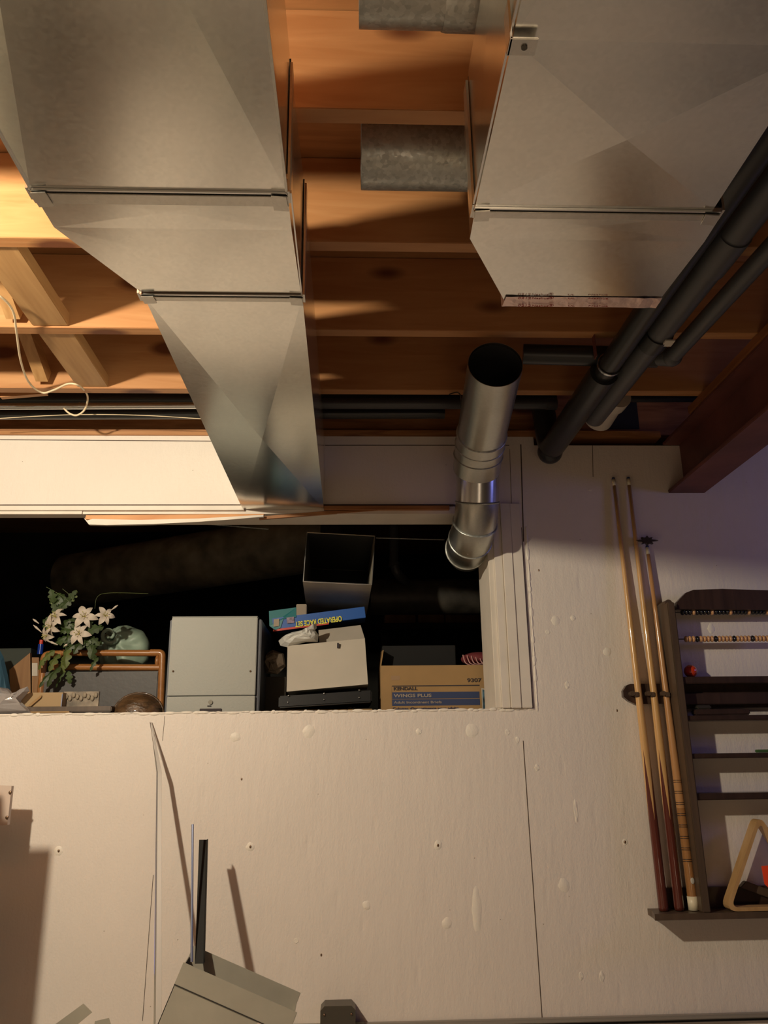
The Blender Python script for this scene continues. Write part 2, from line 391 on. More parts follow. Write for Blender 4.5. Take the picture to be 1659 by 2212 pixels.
# ragged paint edge along ledge and right of the casing
rg = MB(); x = -1.5
while x < .62:
    d = random.uniform(.008, .03); rg.ball((x, YW-.0005, OZ0-random.uniform(.001, .005)), 1, d*.8, .0025, random.uniform(.002, .006), 6); x += d*1.2
rg.build('ragged_paint_edge', M_patch, wf, True)
rg = MB(); z = OZ0
while z < 2.0:
    d = random.uniform(.008, .025); rg.ball((.628+(z-1.4)*.004, YW-.0005, z), 1, random.uniform(.002, .007), .0025, d, 6); z += d*1.4
rg.build('ragged_paint_edge', M_patch, wf, True)

# casing of the opening: three narrow painted boards and the inner jamb
cs = bpy.data.objects.new('trim_1', None); C.objects.link(cs); cs.location = (.55, YW, OZ0); cs['kind'] = 'structure'
for i, (x0, x1, dp) in enumerate(((.470, .504, .0), (.506, .536, .012), (.5365, .572, .016), (.5725, .610, .012))):
    if i == 0: MB().box((.486, YW-.004, OZ0+.001), (.5075, YW+.225, 2.05), .002).build('jamb_board', M_trim, cs)
    else: MB().box((x0, YW-dp, OZ0+.001), (x1, YW, 2.088), .002).build('casing_board', M_trim, cs)
MB().box((.6105, YW-.0015, OZ0+.002), (.614, YW, 2.0)).build('casing_gap', M_seam, cs)
# header trim
ht = bpy.data.objects.new('trim_2', None); C.objects.link(ht); ht.location = (-.8, YW, 2.07); ht['kind'] = 'structure'
def hx(px, py=1095): return wp(px, py).x
MB().box((OX0, YW-.004, 2.080), (.37, YW+.14, 2.086)).build('header_shadow_gap', M_seam, ht)
MB().box((OX0, YW-.016, 2.062), (hx(528), YW+.01, 2.079), .001).build('header_strip', M_trim, ht)
MB().box((hx(700), YW-.014, 2.064), (hx(970), YW+.06, 2.079), .001).build('header_strip', M_plate, ht)
MB().box((OX0, YW-.008, 2.050), (hx(180), YW+.04, 2.061), .001).build('header_strip', M_trim, ht)
MB().box((hx(180), YW+.0, 2.052), (.486, YW+.14, 2.0795)).build('header_batten', M_trim, ht)

# broken strip of plywood hanging under the header
bp = thing('broken_plywood_strip', (wp(380, 1120).x, YW-.02, 2.03), 'splintered strip of painted plywood hanging loose under the header of the wall opening', 'plywood strip')
def strip_pts(top, bot, Y):
    return [W(a, b, Y) for a, b in top]+[W(a, b, Y) for a, b in bot[::-1]]
MB().prism(strip_pts([(186, 1113), (300, 1112), (430, 1111), (570, 1110)], [(183, 1122), (300, 1123), (430, 1121), (568, 1114)], YW-.01), (0, .02, 0)).build('bare_wood_edge', wood('torn_plywood', (.72, .36, .14), (.58, .24, .08), 'x', knots=False), bp)
MB().prism(strip_pts([(181, 1119), (188, 1124), (200, 1121), (300, 1123), (430, 1120), (569, 1112)], [(192, 1133), (230, 1134), (330, 1132), (430, 1127), (500, 1122), (569, 1116)], YW-.026), (0, .014, 0)).build('painted_face', M_trim, bp)
MB().prism(strip_pts([(560, 1116), (700, 1104)], [(560, 1122), (830, 1101)], YW-.006), (0, .01, 0)).build('thin_end', M_plate, bp)

# joists
JL = [('near the top, crossing behind the short galvanised stub pipe', 1.269), ('level with the taper of the right-hand air duct', 1.675),
      ('whose underside passes just above the open mouth of the round pipe', 2.081), ('last one before the white wall, above the metal conduit', 2.466)]
for lab, y in JL:
    o = MB().box((-3.19, y-.038, JZ), (3.19, y, 2.595), .0015).build('floor_joist', M_joist)
    tagit(o, 'bare pine floor joist '+lab, 'joist', 'bare pine floor joists')
for y in (.863,):
    o = MB().box((-3.19, y-.038, JZ), (3.19, y, 2.595)).build('floor_joist', M_joist)
    tagit(o, 'bare pine floor joist nearest the viewer, above the top edge of the view', 'joist', 'bare pine floor joists')
o = MB().box((-3.19, YW+.0, 2.3525), (1.165, YW+.14, 2.378), .001).box((-3.19, YW+.04, 2.378), (3.19, YW+.08, 2.595)).build('trim_3', M_plate); o['kind'] = 'structure'
o = MB().box((-1.9, YW-.01, 2.352), (-.42, YW+.0, 2.366), .001).build('pine_ledger_strip', M_joist)
tagit(o, 'splintered narrow pine strip along the top edge of the bright white header', 'wood strip')
# blocking between joists
for (y0, y1, lab) in ((1.676, 2.042, 'stubby 2x4 blocking lumber between joists, the nearer of two at upper left'), (2.082, 2.427, 'weathered 2x4 blocking lumber between joists, the farther of two, just above the looping white cable')):
    o = MB().box((-.882, y0, JZ+.004), (-.783, y1, JZ+.042), .002).build('joist_blocking', M_block); tagit(o, lab, 'wood block', 'pine blocking between joists')
d1, d2 = Vector((-.93, 1.68, JZ+.02)), Vector((-.905, 2.038, JZ+.21))
def brace(a, b, lab):
    a, b = Vector(a), Vector(b); d = b-a; s = Vector((.019, 0, 0)); n = d.cross(s).normalized()*.045
    o = MB().obox(a-s, s*2, d, n).build('cross_brace', M_block); tagit(o, lab, 'wood brace', 'slanting cross braces between joists')
brace((-.925, 1.68, JZ+.21), (-.925, 2.035, JZ+.05), 'thin slanting cross brace left of the nearer 2x4 block')
brace((-.985, 2.09, JZ+.20), (-.985, 2.42, JZ+.05), 'thin slanting cross brace left of the farther 2x4 block')
o = MB().obox(W(0, 858, 2.5), W(100, 850, 2.5)-W(0, 858, 2.5), (0, .018, 0), W(0, 848, 2.5)-W(0, 858, 2.5)).build('wood_lath', M_joist)
tagit(o, 'short splintered wooden lath poking in from the left above the conduit', 'wood strip')

# ------------------------------------------------------------------ rectangular ducts
def creased(corners, drop):           # X-broken panel: four corners + lowered centre
    pass
def duct_panel(mb, q, bulge):
    q = [Vector(p) for p in q]; c = sum(q, Vector())/4; n = (q[1]-q[0]).cross(q[3]-q[0]).normalized()
    cv = mb.bm.verts.new(c+n*bulge); vs = [mb.bm.verts.new(p) for p in q]
    for i in range(4): mb.bm.faces.new((vs[i], vs[(i+1) % 4], cv))
def duct_sec(name, plan, parent, m=M_galv, drop=.006, side=.004, capend=False):
    # plan: list of (y, xl, xr) stations
    mb = MB()
    for (y0, l0, r0), (y1, l1, r1) in zip(plan[:-1], plan[1:]):
        duct_panel(mb, [(l0, y0, BZ), (r0, y0, BZ), (r1, y1, BZ), (l1, y1, BZ)], -drop)
        duct_panel(mb, [(l0, y0, TZ), (r0, y0, TZ), (r1, y1, TZ), (l1, y1, TZ)], drop)
        duct_panel(mb, [(l0, y0, BZ), (l1, y1, BZ), (l1, y1, TZ), (l0, y0, TZ)], -side)
        duct_panel(mb, [(r0, y0, BZ), (r1, y1, BZ), (r1, y1, TZ), (r0, y0, TZ)], side)
    if capend:
        y, l, r = plan[-1]; mb.poly([(l, y, BZ), (r, y, BZ), (r, y, TZ), (l, y, TZ)])
    mb2 = mb.build(name, m, parent); return mb2
# left trunk
ld = thing('air_duct', (-.3, 1.1, BZ), 'long shiny rectangular air duct on the left, tapering towards the white header', 'air duct')
L1, R1 = -.504, -.1035
duct_sec('trunk_section', [(-.4, L1, R1), (1.095, L1, R1)], ld, drop=.014)
duct_sec('taper_section', [(1.105, L1, R1+.002), (1.195, L1+.003, R1+.002), (1.39, -.405, R1+.006)], ld, drop=.0008)
duct_sec('branch_section', [(1.405, -.402, -.0955), (2.808, -.389, -.099)], ld, drop=.014)
def cleat(parent, y, l, r, wide=.024, name='joint_cleat'):
    MB().box((l-.003, y-.0035, BZ-.004), (r+.003, y-.0005, BZ+.004)).build(name, M_edge, parent)
    MB().box((l-.003, y+.003, BZ-.0055), (r+.003, y+wide, BZ-.0025), .001).build(name, M_galv3, parent)
    for sx, xx in ((-1, l), (1, r)):       # standing seams up the sides
        MB().box((xx-.002+sx*.004, y-.008, BZ-.004), (xx+.002+sx*.004, y+.02, TZ-.022)).build('standing_seam', M_galv3, parent)
        MB().obox((xx-(.0 if sx < 0 else .024), y-.001, BZ-.0065), (.024, .002*sx, 0), (.002, wide+.006, 0), (0, 0, -.002)).build('folded_tab', M_galv3, parent)
    MB().box((l, y-.0005, BZ-.003), (r, y+.003, BZ+.01)).build('joint_gap', M_dk, parent)
cleat(ld, 1.099, L1, R1, .028); cleat(ld, 1.397, -.405, -.096, .018)
MB().box((R1+.006, 1.10, BZ), (R1+.0085, 1.40, BZ+.006)).build('side_seam', M_edge, ld)
MB().box((L1-.001, .0, BZ-.003), (L1+.002, 1.095, BZ+.002)).build('corner_seam', M_edge, ld)
MB().box((R1-.001, .0, BZ-.003), (R1+.003, 1.095, BZ+.002)).build('corner_seam', M_galv3, ld)
# right trunk
rd = thing('air_duct', (.4, 1.1, BZ), 'wide shiny rectangular air duct on the right ending in a taped blunt end', 'air duct')
L2, R2 = .2035, .600
duct_sec('trunk_section', [(-.4, L2, R2), (.802, L2, R2), (1.125, L2, R2)], rd, drop=.007)
duct_sec('taper_section', [(1.135, L2+.001, R2), (1.212, L2+.003, R2), (1.392, .303, .598)] if False else [(1.135, L2+.001, R2+.02), (1.212, L2+.003, R2+.022), (1.425, .310, .61)], rd, drop=.0008, capend=True)
cleat(rd, 1.129, L2, R2+.012, .02)
# clip halfway along
cp = Z(1120, 85, BZ)
MB().box((L2-.006, cp.y-.012, BZ-.012), (L2+.03, cp.y+.014, BZ-.008), .001).box((L2-.006, cp.y-.012, BZ-.012), (L2-.003, cp.y+.014, BZ+.05)).build('drive_clip', M_galv3, rd)
MB().tube([(L2+.014, cp.y, BZ-.014), (L2+.014, cp.y, BZ-.01)], .004, 10).build('screw', M_darkmetal, rd)
MB().box((L2-.005, .0, BZ+.0), (L2-.002, 1.12, BZ+.004)).build('corner_seam', M_edge, rd)
# foil tape on the end
ty0, ty1 = 1.392, 1.428
tp = MB()
tn = 26
rows = []
for j in range(4):
    row = []
    for i in range(tn+1):
        t = i/tn; x = .302+(.612-.302)*t; y = ty0+(ty1-ty0)*j/3
        cr = .0018 if (t < .15 or t > .82) else .0004
        row.append(tp.bm.verts.new((x+random.uniform(-1, 1)*cr*.5, y, BZ-.0015-random.uniform(0, 1)*cr)))
    rows.append(row)
for j in range(3):
    for i in range(tn): tp.bm.faces.new((rows[j][i], rows[j][i+1], rows[j+1][i+1], rows[j+1][i]))
tape = tp.build('foil_tape', M_foil, rd); 
MB().box((.300, ty1, BZ-.001), (.614, ty1+.0015, BZ+.05)).build('foil_tape', M_foil, rd)
def tape_text(s, px, py, size, width):
    text(s, Z(px, py, BZ-.0045), (1, 0, 0), (0, -1, 0), size, M_print, tape, width=width)
for py in (646, 662):
    tape_text('0212', 1118, py, .010, .026); tape_text('Nashua', 1148, py, .009, .034); tape_text('®', 1184, py, .012, .010); tape_text('UL', 1226, py, .007, .014); tape_text('Nashua', 1270, py, .007, .04)
# print must read from below: letters face down

# ------------------------------------------------------------------ stub pipes between the joists
def stub(y, z, r, x0, x1, lab, sleeve):
    t = thing('stub_pipe', ((x0+x1)/2, y, z-r), lab, 'round duct', 'galvanised stub pipes crossing to the right-hand duct')
    MB().tube([(x0, y, z), (x1, y, z)], r, 40, wall=.0015).build('pipe', M_galv2, t)
    if sleeve: MB().tube([(sleeve, y, z), (sleeve+.006, y, z), (x1, y, z)], [r+.0015, r+.003, r+.004], 40, wall=.001).build('sleeve', M_galv2, t)
    return t
stub(1.44, 2.44, .0735, W(780, 340, 1.44).x, .30, 'mottled galvanised stub pipe between joists, lower of two, left of the right-hand duct', None)
stub(1.045, 2.445, .068, W(776, 20, 1.045).x, .30, 'mottled galvanised stub pipe cut off by the top edge of the view', .155)

# ------------------------------------------------------------------ round vent pipe
vp = thing('vent_pipe', (.42, 2.72, 1.85), 'round galvanised vent pipe rising from the opening with its black open mouth towards the viewer', 'vent pipe')
def PD(px, py, d): return EYE+ray(px, py)*d
r = .077
a = PD(1070, 787, 2.27); b = PD(1041, 935, 2.58)
def ring(p, d, rr, nm='elbow_bead', m=None):
    MB().tube([p-d*.0035, p, p+d*.0035], [rr+.0015, rr+.0045, rr+.0015], 40, wall=.004).build(nm, m or M_galv2, vp)
MB().tube([a, b], [r, r], 48, wall=.0015).build('open_pipe', M_ventm, vp)
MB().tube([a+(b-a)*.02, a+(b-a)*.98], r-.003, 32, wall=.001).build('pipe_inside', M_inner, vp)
c0 = PD(1030, 1013, 2.70)
el = [b, b*.72+c0*.28+Vector((0, .006, .004)), b*.4+c0*.6+Vector((0, .008, .006)), c0]
MB().tube(el, [r+.001, r+.002, r+.001, r+.001], 48, wall=.0015).build('upper_elbow', M_ventm, vp)
for i in (0, 1, 2):
    d = (el[i+1]-el[i]).normalized(); ring(el[i]+d*.003, d, r)
e0 = PD(1032, 1024, 2.79); e1 = PD(1031, 1084, 2.80); e2 = PD(1026, 1130, 2.83)
r2 = .073
MB().tube([e0, e1], r2, 48, wall=.0015).build('lower_pipe', galv('galvanised_bright', (.60, .61, .60), .24, .04, 160, .0), vp)
ring(e1, (e1-e0).normalized(), r2)
f = [e1-(e1-e0).normalized()*.004, e1+(e1-e0).normalized()*.012, e2, PD(1016, 1165, 2.90), PD(1008, 1185, 3.0), PD(1008, 1195, 3.2)]
MB().tube(f, [r2+.001, r2+.001, r2+.002, r2+.004, r2+.003, r2], 48).build('lower_elbow', M_ventm, vp)
for i in (2, 3, 4):
    d = (f[i]-f[i-1]).normalized()+(f[min(i+1, 5)]-f[i]).normalized(); ring(f[i], d.normalized(), r2+.002)
tb = [W(1010, 1197, YW-.06), W(1048, 1185, YW-.02), W(1053, 1195, YW+.0)]
MB().tube(curve_pts(tb), .002, 6).build('torn_foil_strip', M_foil, vp)
# wire hook hanging beside it
o = MB().tube(curve_pts([W(970, 852, 2.44), W(988, 848, 2.44), W(996, 860, 2.44), W(997, 900, 2.46), W(1002, 920, 2.47)]), .0022, 8).build('wire_hook', M_darkmetal)
tagit(o, 'thin bent wire hanger hooked on the joist left of the round vent pipe', 'wire hook')

# ------------------------------------------------------------------ horizontal pipes by the wall top
o = MB().tube([W(-250, 879, 2.62), W(470, 876, 2.62)], .0115, 16).build('metal_conduit', M_cond); tagit(o, 'shiny thin metal conduit running level in front of black pipes at upper left', 'conduit')
cl = MB().tube([W(175, 876.5, 2.62), W(172, 876.5, 2.62)], .013, 16).build('coupling', M_cond, o)
o = MB().tube([W(-250, 861, 2.68), W(1200, 861, 2.68)], .022, 16).build('black_pipe', M_abs); tagit(o, 'black pipe behind and just above the shiny conduit', 'pipe', 'black pipes along the wall top')
o = MB().tube([W(-250, 895, 2.70), W(960, 893, 2.70)], .020, 16).build('black_pipe', M_abs); tagit(o, 'black pipe just below the shiny conduit', 'pipe', 'black pipes along the wall top')
o = MB().tube([W(690, 872, 2.60), W(1200, 873, 2.60)], .018, 16).build('grey_pipe', M_abs2); tagit(o, 'dull grey pipe passing level behind the round vent pipe', 'pipe')
MB().tube([W(1180, 873, 2.60), W(1202, 873, 2.60)], .0205, 16).build('pipe_collar', M_abs2, o)
# sagging wires
o = MB().tube(curve_pts([W(-20, 905, 2.64), W(150, 896, 2.64), W(300, 897, 2.64), W(440, 905, 2.64)]), .0013, 6).build('thin_wire', M_cable); tagit(o, 'thin wire sagging under the shiny conduit', 'wire')
o = MB().tube(curve_pts([Z(x_, y_, 2.345) for x_, y_ in ((-30, 630), (3, 642), (28, 672), (36, 720), (45, 780), (62, 825), (90, 848), (115, 843), (148, 829), (172, 834))]+[W(187, 850, 2.50), W(189, 866, 2.55), W(182, 886, 2.58), W(166, 897, 2.59), W(150, 893, 2.59), W(138, 882, 2.59)], 10), .0032, 8).build('white_cable', M_cable)
tagit(o, 'loose cream cable curling down past the blocking and around the conduit', 'cable')

# ------------------------------------------------------------------ drain pipes on the right
dp = thing('drain_pipe', (.74, 1.8, 2.25), 'black drain pipe sloping from the wall elbow up past the taped duct end', 'drain pipe')
pa = [Vector((.715, 2.72, 2.262)), Vector((.772, .7, 2.285))]
MB().tube(arc_pts([Vector((.70, 2.72, 2.45)), pa[0], pa[0]+(pa[1]-pa[0])*.3], .06, 8), .042, 24).build('elbow', M_abs, dp)
MB().tube(pa, .031, 24).build('pipe', M_abs, dp)
MB().ball(pa[0]+Vector((0, .0, -.004)), .045, 1, 1, 1, 12).build('elbow_hub', M_abs, dp)
d = (pa[1]-pa[0]).normalized(); q = Z(1293, 800, 2.25); q = pa[0]+d*((q-pa[0]).dot(d))
MB().tube([q-d*.004, q+d*.004], .036, 24, wall=.003).build('hanger_ring', M_cond, dp)
MB().box((q.x-.04, q.y-.01, 2.29), (q.x-.037, q.y+.01, 2.5)).build('hanger_strap', M_steel, dp)
dp = thing('drain_pipe', (.82, 1.8, 2.25), 'dark grey drain pipe lying against the right side of the black one', 'drain pipe')
pb = [Vector((.79, 2.42, 2.262)), Vector((.855, .7, 2.285))]
MB().tube(pb, .034, 24).build('pipe', M_abs2, dp)
d = (pb[1]-pb[0]).normalized(); q = Z(1385, 735, 2.26); q = pb[0]+d*((q-pb[0]).dot(d))
MB().tube([q-d*.03, q+d*.03], .0385, 24).build('coupling', M_abs, dp)
MB().box((q.x+.005, q.y-.05, q.z-.037), (q.x+.03, q.y-.02, q.z-.033)).build('paper_label', M_white_box, dp)
q = Z(1505, 585, 2.26); q = pb[0]+d*((q-pb[0]).dot(d)); MB().tube([q-d*.002, q+d*.12], .0375, 24).build('coupling', M_abs2, dp)
wpvc = thing('white_pipe_fitting', W(1300, 900, 2.6), 'stubby off-white drain fitting between the drain pipes and the rim board', 'pipe fitting')
MB().tube([W(1292, 905, 2.68), W(1318, 862, 2.56)], .052, 28).build('body', M_pvc, wpvc)
MB().tube([W(1317, 866, 2.56), W(1330, 850, 2.52)], .058, 28).build('collar', M_pvc, wpvc)
dp = thing('drain_pipe', (.9, 1.8, 2.25), 'slim dark drain pipe farthest right, with an elbow near the steel beam', 'drain pipe')
pc = arc_pts([W(1130, 762, 2.14), W(1425, 775, 2.02), Vector((.93, 1.0, 2.27))], .03, 8)
MB().tube([W(1130, 765, 2.14), W(1420, 772, 2.09)], .03, 20).build('cross_pipe', M_abs, dp)
MB().tube([W(1425, 770, 2.03), W(1455, 772, 2.0)], .026, 20).build('elbow', M_abs2, dp)
MB().ball(W(1452, 770, 2.0), .028, n=10).build('elbow_bend', M_abs2, dp)
MB().tube([W(1452, 770, 2.0), Vector((.955, 1.0, 2.27))], .023, 20).build('pipe', M_abs2, dp)
o = MB().tube([W(1340, 862, 2.63), W(1520, 862, 2.63)], .012, 12).build('black_pipe', M_abs); tagit(o, 'thin black pipe running from the off-white fitting to the steel beam', 'pipe')
# black panel painting the dark of a hole behind fitting
o = MB().box((.93, 2.846, 2.40), (1.1, 2.849, 2.55)).build('rim_hole_shade', M_dk); tagit(o, 'black panel painted as a dark hole in the rim board behind the off-white fitting', 'hole')

# ------------------------------------------------------------------ steel beam
sb = thing('steel_beam', (1.23, 1.4, 2.13), 'dark red steel I-beam under the joists, running from the wall towards the viewer at right', 'steel beam')
X0, X1 = 1.166, 1.302
MB().box((X0, -2.5, 2.13), (X1, YW-.001, 2.143), .002).build('bottom_flange', M_steel, sb)
MB().box((1.23, -2.5, 2.1435), (1.238, YW-.001, 2.318)).build('web', M_steel, sb)
MB().box((X0, -2.5, 2.3185), (X1, YW-.001, 2.330), .002).build('top_flange', M_steel, sb)
MB().box((X0-.004, -2.5, 2.331), (X1+.004, 2.55, 2.3585), .002).build('wooden_plate', M_beamwood, sb)

# ------------------------------------------------------------------ pool cue rack
rk = thing('cue_rack', (1.4, YW-.05, W(1500, 1985, 2.71).z), 'dark wooden wall rack holding pool cues, with shelves and score beads', 'cue rack')
YF = 2.71
shz = W(1500, 1973, YF).z; shb = W(1500, 1987, YF).z
xl = W(1399, 1970, YW).x; xf = W(1414, 1975, YF).x
MB().prism([(xl, YW-.001, shb), (xl+.0, YW-.04, shb), (xf, YF, shb), (2.3, YF, shb), (2.3, YW-.001, shb)], (0, 0, shz-shb)).build('base_shelf', M_stain2, rk)
bx0 = W(1428, 1920, YW).x
MB().box((bx0, YW-.02, shz+.0005), (2.3, YW-.001, W(1450, 1918, YW-.02).z)).build('base_backboard', M_stain, rk)
# side post
pxl = W(1441, 1300, YW).x; pz1 = W(1450, 1288, YF).z
pfx = W(1475, 1450, YF).x
MB().box((pfx-.026, YF+.0, shz+.0005), (pfx, YW-.001, pz1-.02), .003).build('side_post', M_stain2, rk)
MB().tube([(pfx-.013, YF+.02, pz1-.02), (pfx-.013, YW-.004, pz1-.02)], .0128, 14).build('post_shoulder', M_stain2, rk)
for py in (1322, 1380): MB().ball(W(1452, py, YF+.05)+Vector((-.0, 0, 0)), .004, n=6).build('rod_nut', M_cond, rk)
# top board
tb_ = []
for (px, py) in ((1462, 1316), (1463, 1300), (1470, 1292), (1482, 1280), (1498, 1274), (1560, 1272), (1659, 1275), (1760, 1279), (1760, 1318)):
    tb_.append(W(px, py, YF+.02))
MB().prism(tb_, (0, .02, 0)).build('top_board', M_stain, rk)
RX = 2.28
def shelf(y0, y1, yf, yb, m=M_stain, x0=None, name='shelf'):
    za, zb = W(1560, y0, yf).z, W(1560, y1, yf).z
    return MB().box((pfx if x0 is None else x0, yf, zb), (RX, yb, za), .002).build(name, m, rk)
shelf(1461, 1476, YF+.01, YW-.01, name='ball_tray')
shelf(1497, 1521, YF+.045, YW-.03, name='tray_front')
shelf(1545, 1556, YF+.01, YW-.01); shelf(1627, 1638, YF+.01, YW-.01); shelf(1713, 1728, YF+.01, YW-.01)
MB().box((pfx+.0005, YW-.028, W(1500, 1530, YW-.02).z), (RX, YW-.002, W(1500, 1470, YW-.02).z)).build('tray_back', M_stain, rk)
# bead rods
YB = 2.755
def beads(py, pxs, spec):
    z = W(1560, py, YB).z
    MB().tube([(pfx-.012, YB, z), (RX, YB, z)], .0022, 8).build('bead_rod', M_darkmetal, rk)
    x = W(pxs, py, YB).x; st = (W(1659, py, YB).x-W(1559, py, YB).x)/100*7.95
    proto = {}
    for i in range(int((W(1672, py, YB).x-x)/st)+1):
        k = spec(i); me = proto.get(k)
        if me is None:
            mb = MB(); mb.tube([(-st*.48, 0, 0), (-st*.33, 0, 0), (-st*.12, 0, 0), (st*.12, 0, 0), (st*.33, 0, 0), (st*.48, 0, 0)], [.004, .0088, .0108, .0108, .0088, .004], 16)
            bmesh.ops.recalc_face_normals(mb.bm, faces=mb.bm.faces); me = bpy.data.meshes.new('score_bead'); mb.bm.to_mesh(me); mb.bm.free(); me.materials.append(k); proto[k] = me
        o = bpy.data.objects.new('score_bead', me); C.objects.link(o); o.parent = rk; o.location = Vector((x+i*st, YB, z))-rk.location
        o['label'] = 'black score bead' if k == M_bb else 'light wooden score bead'
beads(1322, 1474, lambda i: M_bt if i % 5 == 3 else M_bb)
beads(1380, 1482, lambda i: M_bb if i % 5 == 3 else M_bt)
# cue clips plate
hp = [(1346, 1492), (1353, 1481), (1362, 1477), (1478, 1477), (1478, 1519), (1372, 1521), (1358, 1514), (1347, 1505)]
MB().prism([W(a, b, YW-.022) for a, b in hp], (0, .02, 0)).build('clip_plate', M_stain, rk)
for px in (1362, 1396, 1428, 1460):
    c0 = W(px, 1499, YW-.022); MB().tube([c0, c0+Vector((0, -.026, 0))], .0085, 8).build('cue_clip', M_stain2, rk)
    MB().box((c0.x+.006, c0.y-.026, c0.z-.012), (c0.x+.022, c0.y-.014, c0.z+.004), .002).build('cue_clip', M_stain2, rk)

# pool cues
def cue_mat(name, butt, shaft, zp, amp):
    m = bpy.data.materials.new(name); m.use_nodes = True; N = m.node_tree.nodes; L = m.node_tree.links
    b = N['Principled BSDF']; b.inputs['Roughness'].default_value = .22; b.inputs['Coat Weight'].default_value = .6
    tc = N.new('ShaderNodeTexCoord'); sp = N.new('ShaderNodeSeparateXYZ'); L.new(tc.outputs['Object'], sp.inputs[0])
    at = N.new('ShaderNodeMath'); at.operation = 'ARCTAN2'; L.new(sp.outputs[0], at.inputs[0]); L.new(sp.outputs[1], at.inputs[1])
    sc_ = N.new('ShaderNodeMath'); sc_.operation = 'MULTIPLY'; sc_.inputs[1].default_value = 4/(2*math.pi); L.new(at.outputs[0], sc_.inputs[0])
    pp = N.new('ShaderNodeMath'); pp.operation = 'PINGPONG'; pp.inputs[1].default_value = .5; L.new(sc_.outputs[0], pp.inputs[0])
    th = N.new('ShaderNodeMath'); th.operation = 'MULTIPLY_ADD'; L.new(pp.outputs[0], th.inputs[0]); th.inputs[1].default_value = amp*2; th.inputs[2].default_value = zp
    gt = N.new('ShaderNodeMath'); gt.operation = 'GREATER_THAN'; L.new(sp.outputs[2], gt.inputs[0]); L.new(th.outputs[0], gt.inputs[1])
    mp = N.new('ShaderNodeMapping'); mp.inputs['Scale'].default_value = (60, 60, 3); L.new(tc.outputs['Object'], mp.inputs[0])
    n = N.new('ShaderNodeTexNoise'); n.inputs['Scale'].default_value = 1; L.new(mp.outputs[0], n.inputs[0])
    r = N.new('ShaderNodeMixRGB'); r.blend_type = 'MULTIPLY'; r.inputs[0].default_value = .35
    mx = N.new('ShaderNodeMixRGB'); L.new(gt.outputs[0], mx.inputs[0]); mx.inputs[1].default_value = (*butt, 1); mx.inputs[2].default_value = (*shaft, 1)
    L.new(mx.outputs[0], r.inputs[1]); L.new(n.outputs[0], r.inputs[2]); L.new(r.outputs[0], b.inputs['Base Color'])
    return m
M_cue = cue_mat('two_tone_cue', (.13, .028, .018), (.80, .47, .19), .265, .22)
M_cue3 = cue_mat('plain_cue', (.42, .20, .07), (.62, .32, .13), .30, .0)
def cue(bot, top, lab, m, yb, yt, rings=False):
    a = W(*bot, yb); b = W(*top, yt); L_ = (b-a).length; d = (b-a).normalized()
    t = thing('pool_cue', a, lab, 'pool cue')
    q = Vector((0, 0, 1)).rotation_difference(d)
    def part(name, mb, m):
        bmesh.ops.recalc_face_normals(mb.bm, faces=mb.bm.faces); me = bpy.data.meshes.new(name); mb.bm.to_mesh(me); mb.bm.free(); me.materials.append(m)
        o = bpy.data.objects.new(name, me); C.objects.link(o); o.parent = t; o.rotation_mode = 'QUATERNION'; o.rotation_quaternion = q; return o
    zs = [0.001, .01, L_*.3, L_*.55, L_*.8, L_-.03]; rs = [.0145, .0155, .0135, .0105, .0078, .0065]
    part('shaft', MB().tube([(0, 0, z) for z in zs], rs, 20), m)
    part('ferrule', MB().tube([(0, 0, L_-.03), (0, 0, L_-.005)], .0066, 16), M_cream)
    part('tip', MB().tube([(0, 0, L_-.005), (0, 0, L_+.002)], [.0066, .005], 16), M_blue)
    if rings:
        part('butt_cap', MB().tube([(0, 0, .0), (0, 0, .04)], .0163, 20), M_cream)
        for i in range(8):
            for dz in (0, .006): part('wrap_ring', MB().tube([(0, 0, .14+i*.034+dz), (0, 0, .142+i*.034+dz)], .0160-i*.0003, 18), M_stain)
        part('sticker', MB().ball((.002, -.0148, .085), .008, .8, .25, 1.2, 8), M_sticker)
    return t, b
cue((1434, 1968), (1325, 1033), 'pool cue with mahogany butt, leftmost of the three leaning on the rack', M_cue, 2.757, 2.800)
cue((1468, 1967), (1357, 1032), 'pool cue with mahogany butt between the leftmost cue and the ringed one', M_cue, 2.757, 2.800)
t, top = cue((1499, 1966), (1398, 1180), 'shorter brown bridge stick with ringed butt and cream cap, next to the rack post', M_cue3, 2.757, 2.796, True)
mb = MB(); pts = []
cc = W(1399, 1167, YW-.03)
for k in range(16):
    a = 2*math.pi*k/16; rr = (.040 if k % 8 == 0 else (.016 if k % 2 else .028)); pts.append(cc+Vector((math.cos(a)*rr, 0, math.sin(a)*rr*.62)))
mb.prism(pts, (0, .014, 0)); mb.build('bridge_head', M_darkmetal, t)
# ball triangle
YT0, YT1 = 2.718, 2.762
apx = W(1640, 1758, YT0); bl = W(1566, 1951, YT0); bz = shz+.0015
def rtri(ins):
    hx_ = apx.x; wv = hx_-bl.x
    A = Vector((hx_, YT0, apx.z)); B = Vector((bl.x, YT0, bz)); D_ = Vector((hx_+wv, YT0, bz))
    out = []; P3 = [A, B, D_]; cen = (A+B+D_)/3
    for i in range(3):
        p, a, c = P3[i], P3[i-1], P3[(i+1) % 3]; d1 = (a-p).normalized(); d2 = (c-p).normalized(); rad = .038
        bis = (d1+d2).normalized(); half = math.acos(max(-1, min(1, d1.dot(d2))))/2
        pi = p+bis*(ins/math.sin(half))
        rad2 = max(.012, rad-ins)
        for k in range(7):
            t_ = k/6; out.append((pi+d1*rad2)*(1-t_)**2+pi*2*t_*(1-t_)+(pi+d2*rad2)*t_*t_)
    return out
mb = MB(); o1 = rtri(0); i1 = rtri(.011); n = len(o1); dv = Vector((0, YT1-YT0, 0))
